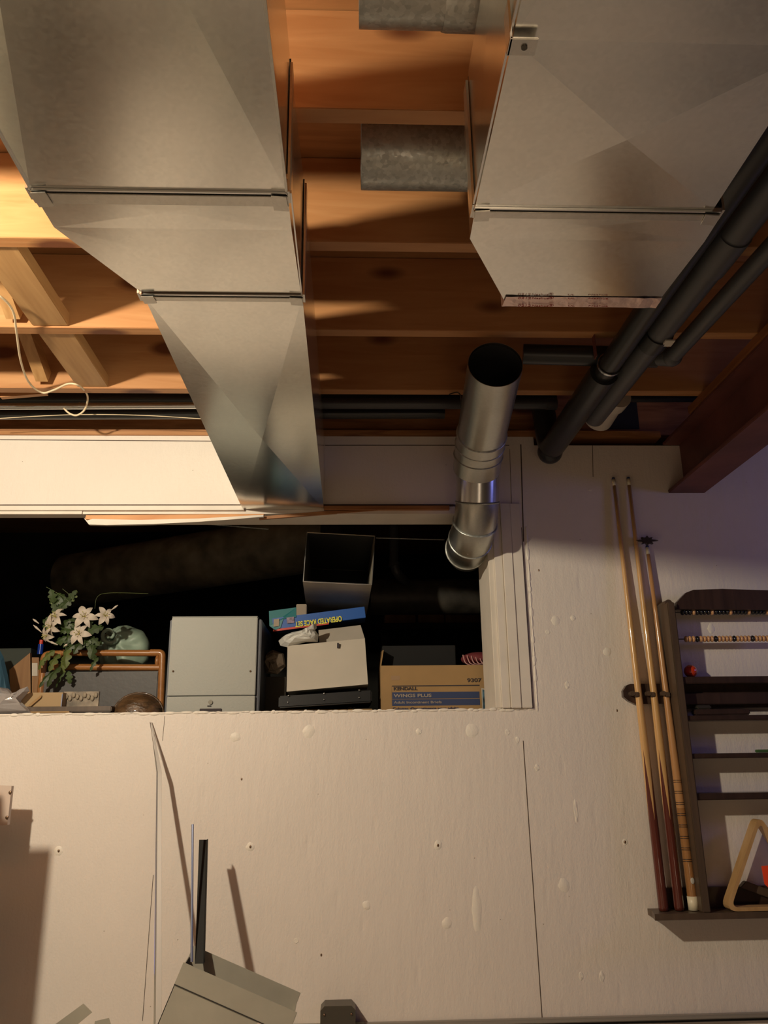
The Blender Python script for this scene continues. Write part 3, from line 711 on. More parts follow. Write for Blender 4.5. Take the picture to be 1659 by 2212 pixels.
A_ = [mb.bm.verts.new(p) for p in o1]; B_ = [mb.bm.verts.new(p) for p in i1]; A2 = [mb.bm.verts.new(p+dv) for p in o1]; B2 = [mb.bm.verts.new(p+dv) for p in i1]
for k in range(n):
    j = (k+1) % n
    mb.bm.faces.new((A_[k], A_[j], B_[j], B_[k])); mb.bm.faces.new((A2[k], A2[j], B2[j], B2[k])); mb.bm.faces.new((A_[k], A_[j], A2[j], A2[k])); mb.bm.faces.new((B_[k], B_[j], B2[j], B2[k]))
o = mb.build('ball_triangle', M_maple); tagit(o, 'light maple ball triangle standing on the base shelf of the cue rack', 'ball triangle')
o = MB().obox(W(1600, 1917, 2.772), W(1690, 1950, 2.772)-W(1600, 1917, 2.772), (0, .022, 0), Vector((.02, 0, .018)), .002).build('wooden_diamond_rack', M_stain2)
tagit(o, 'dark wooden ball rack slanting inside the maple triangle', 'ball rack')
o = MB().prism([W(a, b, 2.715) for a, b in ((1645, 1871), (1668, 1869), (1668, 1925), (1652, 1910))], (0, .002, 0)).build('orange_tag', M_orange); tagit(o, 'neon orange plastic tag at the right edge beside the maple triangle', 'tag')
tz = W(1560, 1461, YF+.01).z
o = MB().ball((W(1491, 1450, 2.77).x, 2.768, tz+.0225), .022, n=20).build('billiard_ball', M_ball); tagit(o, 'shaded red billiard ball on the ball tray beside the rack post', 'ball')
# brush on second shelf
sz = W(1560, 1545, YF+.01).z
br = thing('table_brush', (1.3, 2.74, sz), 'long dark wooden table brush lying on the shelf under the ball tray', 'brush')
xa, xb = W(1500, 1535, 2.73).x, W(1620, 1535, 2.73).x
MB().box((xa, 2.727, sz+.001), (xb, 2.76, sz+.02), .004).build('back', M_stain, br)
MB().box((xa+.01, 2.73, sz+.0205), (xa+.06, 2.757, sz+.034), .004).build('bristles', M_darkmetal, br)
o = MB().box((W(1636, 1625, 2.74).x, 2.735, W(1560, 1627, YF+.01).z+.0005), (W(1662, 1625, 2.74).x, 2.757, W(1560, 1620, YF+.01).z), .002).build('chalk_cube', M_green)
tagit(o, 'small green chalk on the narrow shelf at the right edge', 'chalk')

# ------------------------------------------------------------------ lower left objects
o = MB(); 
p0, p1, p2 = W(326, 1560, YW-.006), W(341, 1668, YW-.07), W(336, 2215, YW-.31); p3 = p2+(p2-p1)*((p2.z-.0)/(p1.z-p2.z))*.995
wv = Vector((.006, -.004, 0)); tn_ = Vector((-.0012, -.0012, 0))
p1b = p1+Vector((.012,0,0))
def ribbon(mb, pts, ws, th):
    for i in range(len(pts)-1):
        a, b = pts[i], pts[i+1]; mb.prism([a, a+ws[i], b+ws[i+1], b], th)
    return mb
st = thing('metal_strip', (p3.x, p3.y, 0), 'tall thin bent sheet metal strip leaning on the wall below the opening', 'metal strip')
ribbon(MB(), [p0, p1, p2, p3], [Vector((.003, 0, 0)), Vector((.012, 0, 0)), Vector((.016, 0, 0)), Vector((.018, 0, 0))], (0, .0012, 0)).build('face_leg', mat('dull_strip_metal', (.36, .33, .30), .5, .2), st)
ribbon(MB(), [p0+Vector((-.004,0,0)), p1, p2, p3], [Vector((.002, -.001, 0)), Vector((-.003, -.006, 0)), Vector((-.003, -.01, 0)), Vector((-.003, -.01, 0))], (.0008, .0008, 0)).build('edge_leg', M_edge, st)
# loose duct piece
du = thing('loose_duct_piece', (-.4, 2.5, 0), 'tilted open-ended grey sheet metal duct leaning at bottom left', 'duct piece')
Yd = 2.44
tl = W(388, 2099, Yd); tr = W(634, 2208, Yd); ex = (tr-tl); wd = ex.length; exn = ex.normalized()
dn = Vector((exn.z, 0, -exn.x)); dn = dn if dn.z < 0 else -dn
Ln = min((tl.z)/-dn.z, (tr.z)/-dn.z)-.003
dpth = Vector((0, .13, .012)); th = .002
def pnl(a, b, name, off=Vector((0,0,0)), Lx=Ln):
    MB().obox(a+off, b-a, dn*Lx, Vector((0, th, 0)) if abs((b-a).y) < .01 else exn*th).build(name, M_greych, du)
pnl(tl, tr, 'front_panel'); pnl(tl+dpth, tr+dpth, 'back_panel'); pnl(tl, tl+dpth, 'side_panel'); pnl(tr-exn*th, tr+dpth-exn*th, 'side_panel')
# folded-out flanges on front and back
fz = Vector((0, -.004, 0))
a_, b_ = tl+fz, tr+fz
MB().obox(a_-dn*.025, b_-a_, dn*.055, Vector((0, .002, 0)), .0008).build('folded_flange', M_greych, du)
a2_, b2_ = tl+dpth-Vector((0, .006, 0)), tr+dpth-Vector((0, .006, 0))
MB().obox(a2_-dn*.028, b2_-a2_, dn*.055, Vector((0, .002, 0)), .0008).build('folded_flange', M_greych, du)
MB().obox(a_+dn*.030, b_-a_, dn*.002, Vector((0, .001, 0))).build('fold_shadow_line', M_dk, du)
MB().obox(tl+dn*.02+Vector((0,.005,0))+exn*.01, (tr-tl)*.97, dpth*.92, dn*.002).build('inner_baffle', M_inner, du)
rp = W(560, 2200, Yd-.002); MB().obox(rp, exn*.045, dn*.02, Vector((0, .001, 0))).build('torn_paper', M_pinkboard, du)
# rods standing in the duct piece
o = MB().tube([W(416, 1781, 2.60), W(414, 2078, 2.50)], .0035, 8).build('blue_strip', M_bluerod); tagit(o, 'thin blue-grey strip standing upright beside the dark angle bar', 'metal strip')
a = W(430, 1814, 2.66); b = W(421, 2082, 2.51); wv = Vector((.024, 0, 0))
o = MB().prism([a, a+wv, b+wv*1.0, b], (0, .0015, 0)).prism([a+wv, a+wv+Vector((0, .02, 0)), b+wv+Vector((0, .02, 0)), b+wv], (-.0015, 0, 0)).build('angle_bar', M_angle); tagit(o, 'dark metal angle bar sticking up out of the grey duct piece', 'angle bar')
# conduit along the wall foot with junction box
rz = wp(1200, 2197).z
ec = thing('wall_conduit', (0, YW-.012, rz-.01), 'grey conduit strip fixed level across the wall near the bottom edge', 'conduit')
z0, z1 = wp(660, 2208).z, wp(1659, 2185).z
MB().box((-3.19, YW-.022, rz-.012), (3.19, YW-.001, rz+.001), .003).build('raceway', M_rail, ec)
MB().box((-3.19, YW-.012, rz-.020), (3.19, YW-.001, rz-.0125)).build('raceway_shade', M_dk, ec)  # dark strip painting the shadow line below the raceway
j0, j1 = W(692, 2174, 2.74), W(768, 2174, 2.74)
jb = MB().prism([(j0.x, 2.74, rz-.09), (j0.x, 2.74, j0.z-.012), (j0.x+.012, 2.74, j0.z), (j1.x-.012, 2.74, j0.z), (j1.x, 2.74, j0.z-.012), (j1.x, 2.74, rz-.09)], (0, .068, 0)).build('junction_box', M_darkmetal, ec)
for xx in (j0.x+.012, j1.x-.012): MB().ball((xx, 2.739, j0.z-.022), .004, n=6).build('screw', M_screw, jb)
MB().tube([(j1.x, 2.775, rz-.006), (j1.x+.025, 2.775, rz-.006)], .016, 14).build('connector', M_darkmetal, jb)
MB().tube([(j0.x, 2.775, rz-.006), (j0.x-.03, 2.775, rz-.006)], .013, 14).build('connector', M_darkmetal, jb)
# scraps at the left bottom
o = MB().prism([W(a, b, 2.5) for a, b in ((120, 2212), (180, 2168), (199, 2187), (165, 2215), (150, 2240), (110, 2240))], (0, .0015, .0)).build('sheet_metal_scrap', M_greych); tagit(o, 'pale torn scrap of sheet metal at the bottom left corner', 'metal scrap')
o = MB().prism([W(a, b, 2.52) for a, b in ((205, 2206), (235, 2199), (239, 2212), (236, 2240), (200, 2240))], (0, .0015, 0)).build('sheet_metal_scrap', M_greych); tagit(o, 'tiny scrap of metal poking up right of the pale scrap', 'metal scrap')
# utility bench carrying scraps (just below the view)
bn = thing('low_bench', (-1.0, 2.55, 0), 'low bench beneath the bottom edge that carries the metal scraps', 'bench')
btop = W(150, 2236, 2.5).z
MB().box((-1.35, 2.40, btop-.03), (-.74, 2.56, btop+.003), .002).build('top', M_stain2, bn)
for xx in (-1.32, -.79):
    for yy in (2.42, 2.52): MB().box((xx, yy, 0), (xx+.03, yy+.03, btop-.031)).build('leg', M_stain2, bn)
# unseen block added left of view to cast the wall shadow, with a board on it
cb = thing('shadow_block', (-1.5, 2.0, 0), 'unseen cabinet-like block added outside the left edge to cast the stepped wall shadow', 'cabinet')
S1 = wp(113, 1832); tt = .30; cr = S1+(BULB-S1)*tt
fx = BULB.x+(cr.x-BULB.x)*(1.75-BULB.y)/(cr.y-BULB.y)-.01
MB().prism([(-1.9, 1.75, .08), (fx, 1.75, .08), (cr.x, cr.y, .08), (-1.9, cr.y, .08)], (0, 0, cr.z-.08)).build('body', M_greych, cb)
MB().box((-1.88, 1.78, 0), (fx-.03, cr.y-.03, .0795)).build('plinth', M_stain, cb)
S2 = wp(52, 1775); c2 = S2+(BULB-S2)*tt
MB().box((-1.8, 1.9, cr.z+.0005), (c2.x, c2.y, c2.z), .004).build('top_box', M_greych, cb)
wb = thing('painted_board', W(-10, 1785, 2.66), 'pale painted board end with two screws at the left edge of the view', 'board')
MB().prism([W(a, b, 2.66) for a, b in ((-120, 1692), (25, 1698), (16, 1782), (-120, 1790))], (0, .018, 0)).build('board', M_pinkboard, wb)
for a, b in ((22, 1712), (15, 1766)): MB().ball(W(a, b, 2.658), .0052, 1, .5, 1, 8).build('screw', M_screw, wb)
MB().box((W(-120, 1740, 2.66).x-.6, 2.679, W(0, 1760, 2.66).z), (W(-20, 1740, 2.66).x, 2.70, W(0, 1720, 2.66).z)).build('arm', M_pinkboard, wb)
MB().box((-1.95, 2.6785, 0), (-1.87, 2.72, W(0, 1700, 2.66).z)).build('post', M_pinkboard, wb)

# ------------------------------------------------------------------ inside the crawlspace
FZ = 1.341
def fb(px0, py0, px1, py1, Y, dep, name, m, parent=None, bev=.002, floor=False):
    a = W(px0, py0, Y); b = W(px1, py1, Y)
    z0 = FZ if floor else min(a.z, b.z)
    return MB().box((a.x, Y, z0), (b.x, Y+dep, max(a.z, b.z)), bev).build(name, m, parent)
# open box duct
bd = thing('open_box_duct', W(730, 1325, 3.4), 'short open-mouthed rectangular duct in the dark crawlspace, mouth facing out', 'duct piece')
Yb = 3.2
q = [W(655, 1256, Yb), W(803, 1263, Yb), W(810, 1158, Yb+.02), W(663, 1150, Yb+.02)]
bk = [W(664, 1322, 3.75), W(792, 1327, 3.75)]; hgt = (q[3]-q[0])
bk += [bk[1]+hgt*1.0, bk[0]+hgt*1.0]
def sheet(p, name, m, par):
    p = [Vector(v) for v in p]; n = (p[1]-p[0]).cross(p[3]-p[0]).normalized()*.0018
    return MB().prism(p, n).build(name, m, par)
sheet([q[0], q[1], bk[1], bk[0]], 'bottom_panel', M_palesheet, bd)
sheet([q[1], q[2], bk[2], bk[1]], 'side_panel', M_palesheet, bd)
sheet([q[0], q[3], bk[3], bk[0]], 'side_panel', M_palesheet, bd)
sheet([q[3], q[2], bk[2], bk[3]], 'top_panel', M_palesheet, bd)
sheet([bk[0], bk[1], bk[2], bk[3]], 'inside_back', M_black, bd)
for i, (u, v) in enumerate(((q[0], q[1]), (q[1], q[2]), (q[3], q[0]), (q[2], q[3]))):
    MB().tube([u, v], .0022 if i < 3 else .001, 6).build('rim', M_edge if i < 3 else M_palesheet, bd)
ins = [p+Vector((0, .006, 0)) for p in q]; cm = sum(ins, Vector())/4
insb = [p+Vector((0, -.02, 0)) for p in bk]; cb_ = sum(insb, Vector())/4
ii = [cm+(p-cm)*.975 for p in ins]; ib = [cb_+(p-cb_)*.97 for p in insb]
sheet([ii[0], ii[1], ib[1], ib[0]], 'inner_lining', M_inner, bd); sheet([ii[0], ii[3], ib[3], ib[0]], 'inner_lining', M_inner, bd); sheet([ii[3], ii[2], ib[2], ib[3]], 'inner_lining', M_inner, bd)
# big wrapped ducts and pipe
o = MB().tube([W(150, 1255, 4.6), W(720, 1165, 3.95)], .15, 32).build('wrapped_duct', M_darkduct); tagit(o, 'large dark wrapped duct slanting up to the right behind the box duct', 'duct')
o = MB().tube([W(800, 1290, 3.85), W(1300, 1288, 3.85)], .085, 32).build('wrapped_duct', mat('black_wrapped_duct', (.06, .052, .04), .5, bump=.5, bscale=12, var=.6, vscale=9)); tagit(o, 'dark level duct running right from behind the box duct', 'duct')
o = MB().tube(curve_pts([W(850, 1040, 3.7), W(851, 1180, 3.7), W(852, 1222, 3.7), W(862, 1243, 3.72), W(878, 1258, 3.8)]), .022, 14).build('grey_pipe', M_abs2); tagit(o, 'grey vertical pipe bending right at its foot behind the box duct', 'pipe')
MB().tube([W(852, 1222, 3.69), W(851, 1216, 3.69)], .026, 14).build('pipe_collar', M_abs2, o)
o = MB().tube([W(812, 1162, 3.5), W(960, 1166, 3.5)], .003, 8).build('thin_rod', M_galv2); tagit(o, 'thin level rod from the box duct to the round vent pipe', 'rod')
o = MB().tube([W(400, 1128, 3.6), W(580, 1143, 3.6)], .004, 8).build('thin_rod', M_galv2); tagit(o, 'thin slanting rod just below the broken plywood strip', 'rod')
# black wedge added to keep the depth at upper left dark
o = MB().prism([W(-600, 1100, 5.0), W(650, 1100, 5.0), W(650, 1190, 5.0), W(0, 1330, 5.0), W(-600, 1350, 5.0)], (0, .3, 0)).build('black_backdrop', M_conc); tagit(o, 'black sheeting added to darken the space above the stored things', 'backdrop')
# cabinet
fc = thing('metal_cabinet', W(460, 1540, 3.2), 'grey steel cabinet with navy sides and a lock, standing behind the ledge', 'cabinet')
xa, xb = W(360, 1440, 3.14).x, W(562, 1440, 3.14).x; zt = W(460, 1334, 3.14).z
MB().box((xa, 3.15, FZ), (xb, 3.55, zt-.006), .003).build('body', M_cabside, fc)
dx0, dx1 = W(365, 1440, 3.135).x, W(553, 1440, 3.135).x
zs_ = W(460, 1503, 3.135).z
MB().box((dx0, 3.135, zs_+.0015), (dx1, 3.149, zt), .002).build('upper_door', M_cab, fc)
d2_ = MB().box((dx0, 3.135, FZ+.02), (dx1, 3.149, zs_-.0015), .002).build('lower_drawer', M_cab, fc)
MB().box((dx0, 3.136, zt+.0005), (dx1, 3.30, zt+.004), .001).build('top_edge', M_cab, fc)
lk = W(455, 1517, 3.135); MB().tube([lk, lk+Vector((0, -.006, 0))], .008, 16).build('lock', M_darkmetal, d2_)
a = W(432, 1531, 3.134); b = W(478, 1545, 3.134); MB().box((a.x, 3.128, b.z), (b.x, 3.134, a.z), .001).build('pull', M_ink, d2_)
a = W(448, 1524, 3.134); MB().box((a.x, 3.132, a.z-.004), (a.x+.014, 3.134, a.z)).build('lock_plate', M_ink, d2_)
for px in (374, 541): MB().ball(W(px, 1450, 3.134), .004, n=6).build('screw', M_screw, fc)
# right group: stack
cbx = thing('cardboard_box', W(715, 1545, 3.2), 'cardboard box marked GS at the bottom of the stack, under the black case', 'box')
fb(614, 1533, 805, 1560, 3.13, .35, 'body', M_card, cbx, floor=True)
text('GS', W(748, 1540, 3.1295), (1, 0, 0), (0, 0, 1), .03, M_ink, cbx)
bc = thing('riveted_case', W(705, 1530, 3.14), 'black riveted case under the pale file box, on the cardboard box', 'case')
A0, A1 = W(603, 1500, 3.10), W(803, 1484, 3.10); B0 = W(604, 1530, 3.10)
hh = Vector((0, 0, A0.z-B0.z-.002))
zc = W(614, 1533, 3.13).z+.003
MB().obox(Vector((A0.x, 3.08, zc)), Vector((A1.x-A0.x, .0, .018)), (0, .33, 0), Vector((0, 0, .043)), .005).build('body', mat('black_case', (.009, .0095, .011), .4), bc)
for px, py in ((623, 1503), (622, 1517), (700, 1498), (700, 1511), (776, 1491), (776, 1507)): MB().ball(W(px, py, 3.078), .0035, n=6).build('rivet', M_cond, bc)
fl = thing('file_box', W(705, 1490, 3.12), 'pale card file box with slotted side, on top of the black case', 'box')
c4 = [W(619, 1494, 3.10), W(795, 1478, 3.10), W(788, 1379, 3.16), W(621, 1395, 3.16)]
MB().prism(c4, (0, .24, .0)).build('body', M_white_box, fl)
fl_ = [W(690, 1390, 3.22), W(788, 1380, 3.22), W(779, 1351, 3.30), W(688, 1362, 3.30)]
MB().prism(fl_, (0, .003, .002)).build('lid_flap', M_white_box, fl)
for yy in (1368, 1378): 
    u, v = W(705, yy+1, 3.235+(1378-yy)*.002), W(745, yy-3, 3.235+(1378-yy)*.002)
s0 = W(728, 1389, 3.14); MB().box((s0.x, 3.1395, s0.z-.018), (s0.x+.008, 3.15, s0.z)).build('slot', M_ink, fl)
# plastic bag
def blob(name, pts, m, lab, cat, parent=None, seed=1, jit=.25):
    rnd = random.Random(seed); mb = MB()
    for (px, py, Y, r, sx, sz) in pts: mb.ball(W(px, py, Y), r, sx, 1, sz, 12)
    for v in mb.bm.verts: v.co += Vector((rnd.uniform(-1, 1), rnd.uniform(-1, 1), rnd.uniform(-1, 1)))*jit*.02
    o = mb.build(name, m, parent); 
    if parent is None: tagit(o, lab, cat)
    return o
def crumple(name, pts, Y, dep, m, lab, cat, seed=1, amp=.012):
    rnd = random.Random(seed); P_ = [W(a, b, Y) for a, b in pts]; n = len(P_); cen = sum(P_, Vector())/n
    mb = MB(); K = 5; rings = []
    for k in range(K):
        s = 1-k/(K); row = []
        for p in P_:
            t_ = cen+(p-cen)*s; bul = math.sqrt(max(0, 1-s*s))*dep
            row.append(mb.bm.verts.new(t_+Vector((rnd.uniform(-1, 1)*amp*(1-s*.7), -bul+rnd.uniform(-1, 1)*amp, rnd.uniform(-1, 1)*amp*(1-s*.7)))))
        rings.append(row)
    cv = mb.bm.verts.new(cen+Vector((0, -dep, 0)))
    for k in range(K-1):
        for i in range(n):
            mb.bm.faces.new((rings[k][i], rings[k][(i+1) % n], rings[k+1][(i+1) % n], rings[k+1][i]))
    for i in range(n): mb.bm.faces.new((rings[-1][i], rings[-1][(i+1) % n], cv))
    bk_ = mb.bm.verts.new(cen+Vector((0, dep*.8, 0)))
    for i in range(n): mb.bm.faces.new((rings[0][i], rings[0][(i+1) % n], bk_))
    o = mb.build(name, m); tagit(o, lab, cat); return o
crumple('plastic_bag', [(602, 1384), (610, 1375), (625, 1368), (650, 1364), (670, 1358), (676, 1349), (683, 1347), (685, 1357), (681, 1362), (688, 1372), (686, 1386), (660, 1388), (620, 1398), (606, 1394)], 3.17, .05, M_bag, 'crumpled white plastic bag on top of the pale file box', 'plastic bag', 3, .006)
# race set box
rs_ = thing('toy_box', W(680, 1350, 3.35), 'blue and teal race set box lying upside down under the box duct', 'toy box')
f0, f1 = W(590, 1360, 3.30), W(790, 1334, 3.30); fu = W(588, 1336, 3.30)-f0
MB().obox(f0+Vector((0, 0, 0)), f1-f0, (0, .25, .02), fu, .001).build('body', M_blue2, rs_)
g0 = W(581, 1348, 3.305); MB().prism([W(581, 1320, 3.31), W(640, 1312, 3.31), W(640, 1333, 3.296), W(612, 1337, 3.296), W(606, 1356, 3.296), W(594, 1361, 3.296), W(582, 1352, 3.30)], (0, .01, 0)).build('end_flap', M_teal, rs_)
xd = (f1-f0).normalized(); yd = fu.normalized()
text('OPERATED RACE SET', W(738, 1331, 3.298)+Vector((0, -.003, 0)), -xd, -yd, .030, M_yellow, rs_, bold=.03, width=.19)
MB().obox(W(620, 1347, 3.296), xd*.03, (0, -.001, 0), yd*.024).build('picture', mat('grey_picture', (.3, .22, .3), .5, var=.8, vscale=60), rs_)
MB().obox(W(591, 1354, 3.294), xd*.022, (0, -.001, 0), Vector((0, 0, .03))).build('price_label', M_tan, rs_)
MB().obox(f0+Vector((.0, -.002, -.008)), (f1-f0)*.6, (0, .01, 0), Vector((0, 0, .008))).build('side_stripe', M_red, rs_)
o = fb(640, 1305, 662, 1330, 3.45, .1, 'small_carton', M_tan); tagit(o, 'small tan carton sitting on the blue toy box beside the box duct', 'box')
o = fb(585, 1317, 610, 1362, 3.4, .05, 'x', M_teal); bpy.data.objects.remove(o)
crumple('cloth_bundle', [(566, 1430), (572, 1415), (590, 1405), (612, 1410), (617, 1440), (600, 1456), (575, 1455)], 3.32, .05, mat('brown_bundle', (.16, .12, .085), .8), 'dim brown cloth bundle between the steel cabinet and the pale file box', 'cloth', 5)
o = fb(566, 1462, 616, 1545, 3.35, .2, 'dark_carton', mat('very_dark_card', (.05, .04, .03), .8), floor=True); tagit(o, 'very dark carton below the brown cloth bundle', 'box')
# kendall box
kb = thing('cardboard_box', W(940, 1545, 3.2), 'big open cardboard box printed with blue stripes, at the right end of the ledge', 'box')
Yk = 3.12
k0, k1 = W(822, 1438, Yk), W(1095, 1432, Yk)
zt = k0.z
for nm, a, b in (('front_panel', (k0.x, Yk, FZ), (k1.x, Yk+.004, zt)), ('back_panel', (k0.x, Yk+.33, FZ), (k1.x, Yk+.334, zt)), ('side_panel', (k0.x, Yk+.0045, FZ), (k0.x+.004, Yk+.3295, zt)), ('side_panel', (k1.x-.004, Yk+.0045, FZ), (k1.x, Yk+.3295, zt))):
    MB().box(a, b).build(nm, M_card, kb)
MB().prism([(k0.x, Yk+.01, zt), (k0.x, Yk+.32, zt), (k0.x+.01, Yk+.32, zt+.09), (k0.x+.01, Yk+.01, zt+.06)], (.003, 0, 0)).build('flap', M_card, kb)
def kt(s, px, py, size, m, width=None, bold=0.01, nm='lettering'): text(s, W(px, py, Yk-.002), (1, 0, 0), (0, 0, 1), size, m, kb, nm, bold, width)
def pw(px0, px1, py): return W(px1, py, Yk).x-W(px0, py, Yk).x
def kr(px0, py0, px1, py1, m, nm='stripe'):
    a, b = W(px0, py0, Yk), W(px1, py1, Yk); MB().box((a.x, Yk-.0008, b.z), (b.x, Yk-.0001, a.z)).build(nm, m, kb)
kr(847, 1495.5, 1036, 1508, M_blue); kr(847, 1511, 1037, 1523, M_blue)
kr(847, 1481, 1036, 1481.6, M_ink, 'thin_rule'); kr(846, 1481, 846.7, 1523, M_ink, 'thin_rule')
kt('KENDALL', 850, 1491, .017, M_ink, pw(850, 902, 1490), .03)
kt('WINGS PLUS', 851, 1506, .016, M_tan, pw(851, 932, 1505), .02)
kt('Adult Incontinent Briefs', 851, 1520, .013, M_tan, pw(851, 954, 1520))
kt("Culottes d'incontinence pour adulte", 848, 1533, .012, M_blue, pw(848, 991, 1533))
kt('9307', 1009, 1473, .019, M_ink, pw(1009, 1040, 1473), .02)
kr(845, 1460, 864, 1469, mat('faded_stamp', (.36, .23, .13), .8), 'faded_stamp')
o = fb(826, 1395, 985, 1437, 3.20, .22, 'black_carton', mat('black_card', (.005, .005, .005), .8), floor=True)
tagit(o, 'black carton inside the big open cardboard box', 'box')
cl_ = thing('striped_cloth', W(1025, 1430, 3.2), 'maroon cloth with pale curved stripes draped over the big cardboard box', 'cloth')
mb = MB(); mb.ball(W(1035, 1424, 3.19), .065, 1.1, .8, .42, 14); mb.build('cloth', M_maroon, cl_)
for i in range(6):
    a0 = W(1006+i*9, 1426, 3.13); mb = MB().tube(curve_pts([W(1000+i*9, 1415+i, 3.145), W(1006+i*9, 1432, 3.128), W(1022+i*8, 1439-i*1.5, 3.135)]), .0022, 6); mb.build('stripe', M_pinkstripe, cl_)
pc_ = thing('printed_folder', W(1050, 1540, 3.1), 'small printed cover with a coloured picture, wedged against the right jamb', 'folder')
MB().prism([W(a, b, 3.085) for a, b in ((1040, 1486), (1068, 1493), (1070, 1550), (1043, 1550))], (0, .004, 0)).build('cover', M_white_box, pc_)
MB().prism([W(a, b, 3.083) for a, b in ((1042, 1489), (1068, 1496), (1069, 1550), (1044, 1550))], (0, .001, 0)).build('picture', M_photo, pc_)
# pale cartons far back
for i, (a, b) in enumerate(((832, 898), (903, 960), (962, 1075))):
    o = fb(a, 1320, b, 1348, 4.2, .2, 'stored_carton', M_brownbox, bev=.003)
    tagit(o, ('leftmost', 'middle', 'rightmost')[i]+' of three dim brown cartons on the rear shelf below the level duct', 'box', 'dim cartons on the rear shelf')
a, b = W(826, 1349, 4.2), W(1090, 1352, 4.2)
o = MB().box((a.x, 4.15, a.z-.03), (b.x+.1, 4.5, a.z-.0), .002).box((a.x, 4.3, FZ), (a.x+.04, 4.34, a.z-.03)).box((b.x+.05, 4.3, FZ), (b.x+.09, 4.34, a.z-.03)).build('rear_shelf', M_black); tagit(o, 'black rear shelf under the three dim brown cartons', 'shelf')

# left group: chair
ch = thing('wooden_chair', W(240, 1545, 3.35), 'orange varnished wooden chair back with a slot, behind the white lilies', 'chair')
Yc = 3.32
def rail(py, x0, x1, r): MB().tube([W(x0, py, Yc), W(x1, py+1, Yc)], r, 14).build('rail', M_chair, ch)
hub = []
rail(1410, 130, 345, .013); rail(1441, 110, 345, .013)
rt_ = [W(330, 1410, Yc), W(345, 1410, Yc), W(352, 1420, Yc), W(349, 1450, Yc), W(346, 1545, Yc)]
MB().tube(arc_pts([W(325, 1410, Yc), W(351, 1410, Yc), W(348, 1500, Yc), Vector((W(347, 1540, Yc).x, Yc, FZ))], .015), .014, 14).build('post', M_chair, ch)
MB().ball(W(340, 1428, Yc), .016, .6, .8, 1.6, 10).build('corner_web', M_chair, ch)
MB().tube(arc_pts([W(135, 1412, Yc), W(96, 1414, Yc), W(88, 1495, Yc), Vector((W(88, 1530, Yc).x, Yc, FZ))], .02), .014, 14).build('post', M_chair, ch)
a, b = W(97, 1452, Yc), W(344, 1450, Yc); MB().box((a.x, Yc-.006, FZ+.02), (b.x, Yc+.012, a.z), .004).build('back_panel', M_pad, ch)
# mint pillow
mp_ = thing('mint_cushion', W(270, 1440, 3.42), 'mint green marbled satin cushion behind the chair back', 'cushion')
mb = MB(); mb.ball(W(268, 1404, 3.50), .104, 1.05, .7, .98, 40)
cc_ = W(238, 1375, 3.46)
for v in mb.bm.verts:
    d_ = v.co-cc_; an = math.atan2(d_.z, d_.x); rr_ = math.hypot(d_.x, d_.z)
    fold = math.sin(an*7+rr_*38)*.5+math.sin(an*13-rr_*60)*.3
    v.co.y += fold*.013*min(1, rr_*18); v.co.x += fold*.004; v.co.z += math.sin(v.co.x*70)*.003
mb.build('cushion', M_mint, mp_, True)
mb = MB(); mb.tube(curve_pts([W(236+20*math.cos(t_*.75)*(1-t_/15), 1372+20*math.sin(t_*.75)*(1-t_/15), 3.41+t_*.001) for t_ in range(13)], 3), [.009-.0001*i for i in range(37)], 10).build('ruffle', M_mint, mp_, True)
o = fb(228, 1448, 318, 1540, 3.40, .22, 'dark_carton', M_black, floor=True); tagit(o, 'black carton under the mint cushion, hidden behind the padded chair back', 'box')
# left boxes
lb = thing('wooden_crate', W(45, 1530, 3.45), 'tan wooden crate side behind the bag at the far left', 'crate')
MB().prism([W(a, b, 3.45) for a, b in ((20, 1447), (65, 1410), (67, 1540), (24, 1540))], (0, .02, 0)).build('side', M_brownbox, lb)
MB().prism([W(a, b, 3.47) for a, b in ((-60, 1402), (67, 1400), (67, 1540), (-60, 1540))], (0, .2, 0)).build('body', mat('dark_olive_box', (.035, .045, .035), .7), lb)
o = MB().prism([W(a, b, 3.38) for a, b in ((69, 1420), (84, 1420), (84, 1548), (69, 1548))], (0, .03, 0)).build('carton_edge', M_brownbox)
tagit(o, 'narrow carton with a white label between the crate and the chair', 'box')
MB().prism([W(a, b, 3.378) for a, b in ((69, 1432), (81, 1432), (81, 1460), (69, 1460))], (0, .001, 0)).build('paper_label', M_white_box, o)
o = crumple('blue_fabric', [(-30, 1400), (-5, 1395), (8, 1420), (18, 1460), (24, 1500), (20, 1540), (-30, 1545)], 3.3, .04, M_bluefabric, 'dark blue fabric at the far left edge of the opening', 'cloth', 9, .004)
bt = thing('small_bottle', W(85, 1408, 3.5), 'small blue bottle with a red cap behind the lilies', 'bottle')
bb = W(88, 1398, 3.5); MB().tube([bb+Vector((0, 0, -.03)), bb+Vector((0, 0, .012))], .012, 12).build('body', mat('blue_glass', (.01, .04, .3), .15), bt)
MB().tube([bb+Vector((0, 0, .013)), bb+Vector((0, 0, .03))], .008, 12).build('cap', M_red, bt)
sh = thing('box_shelf', W(60, 1412, 3.6), 'x', 'x'); bpy.data.objects.remove(sh)
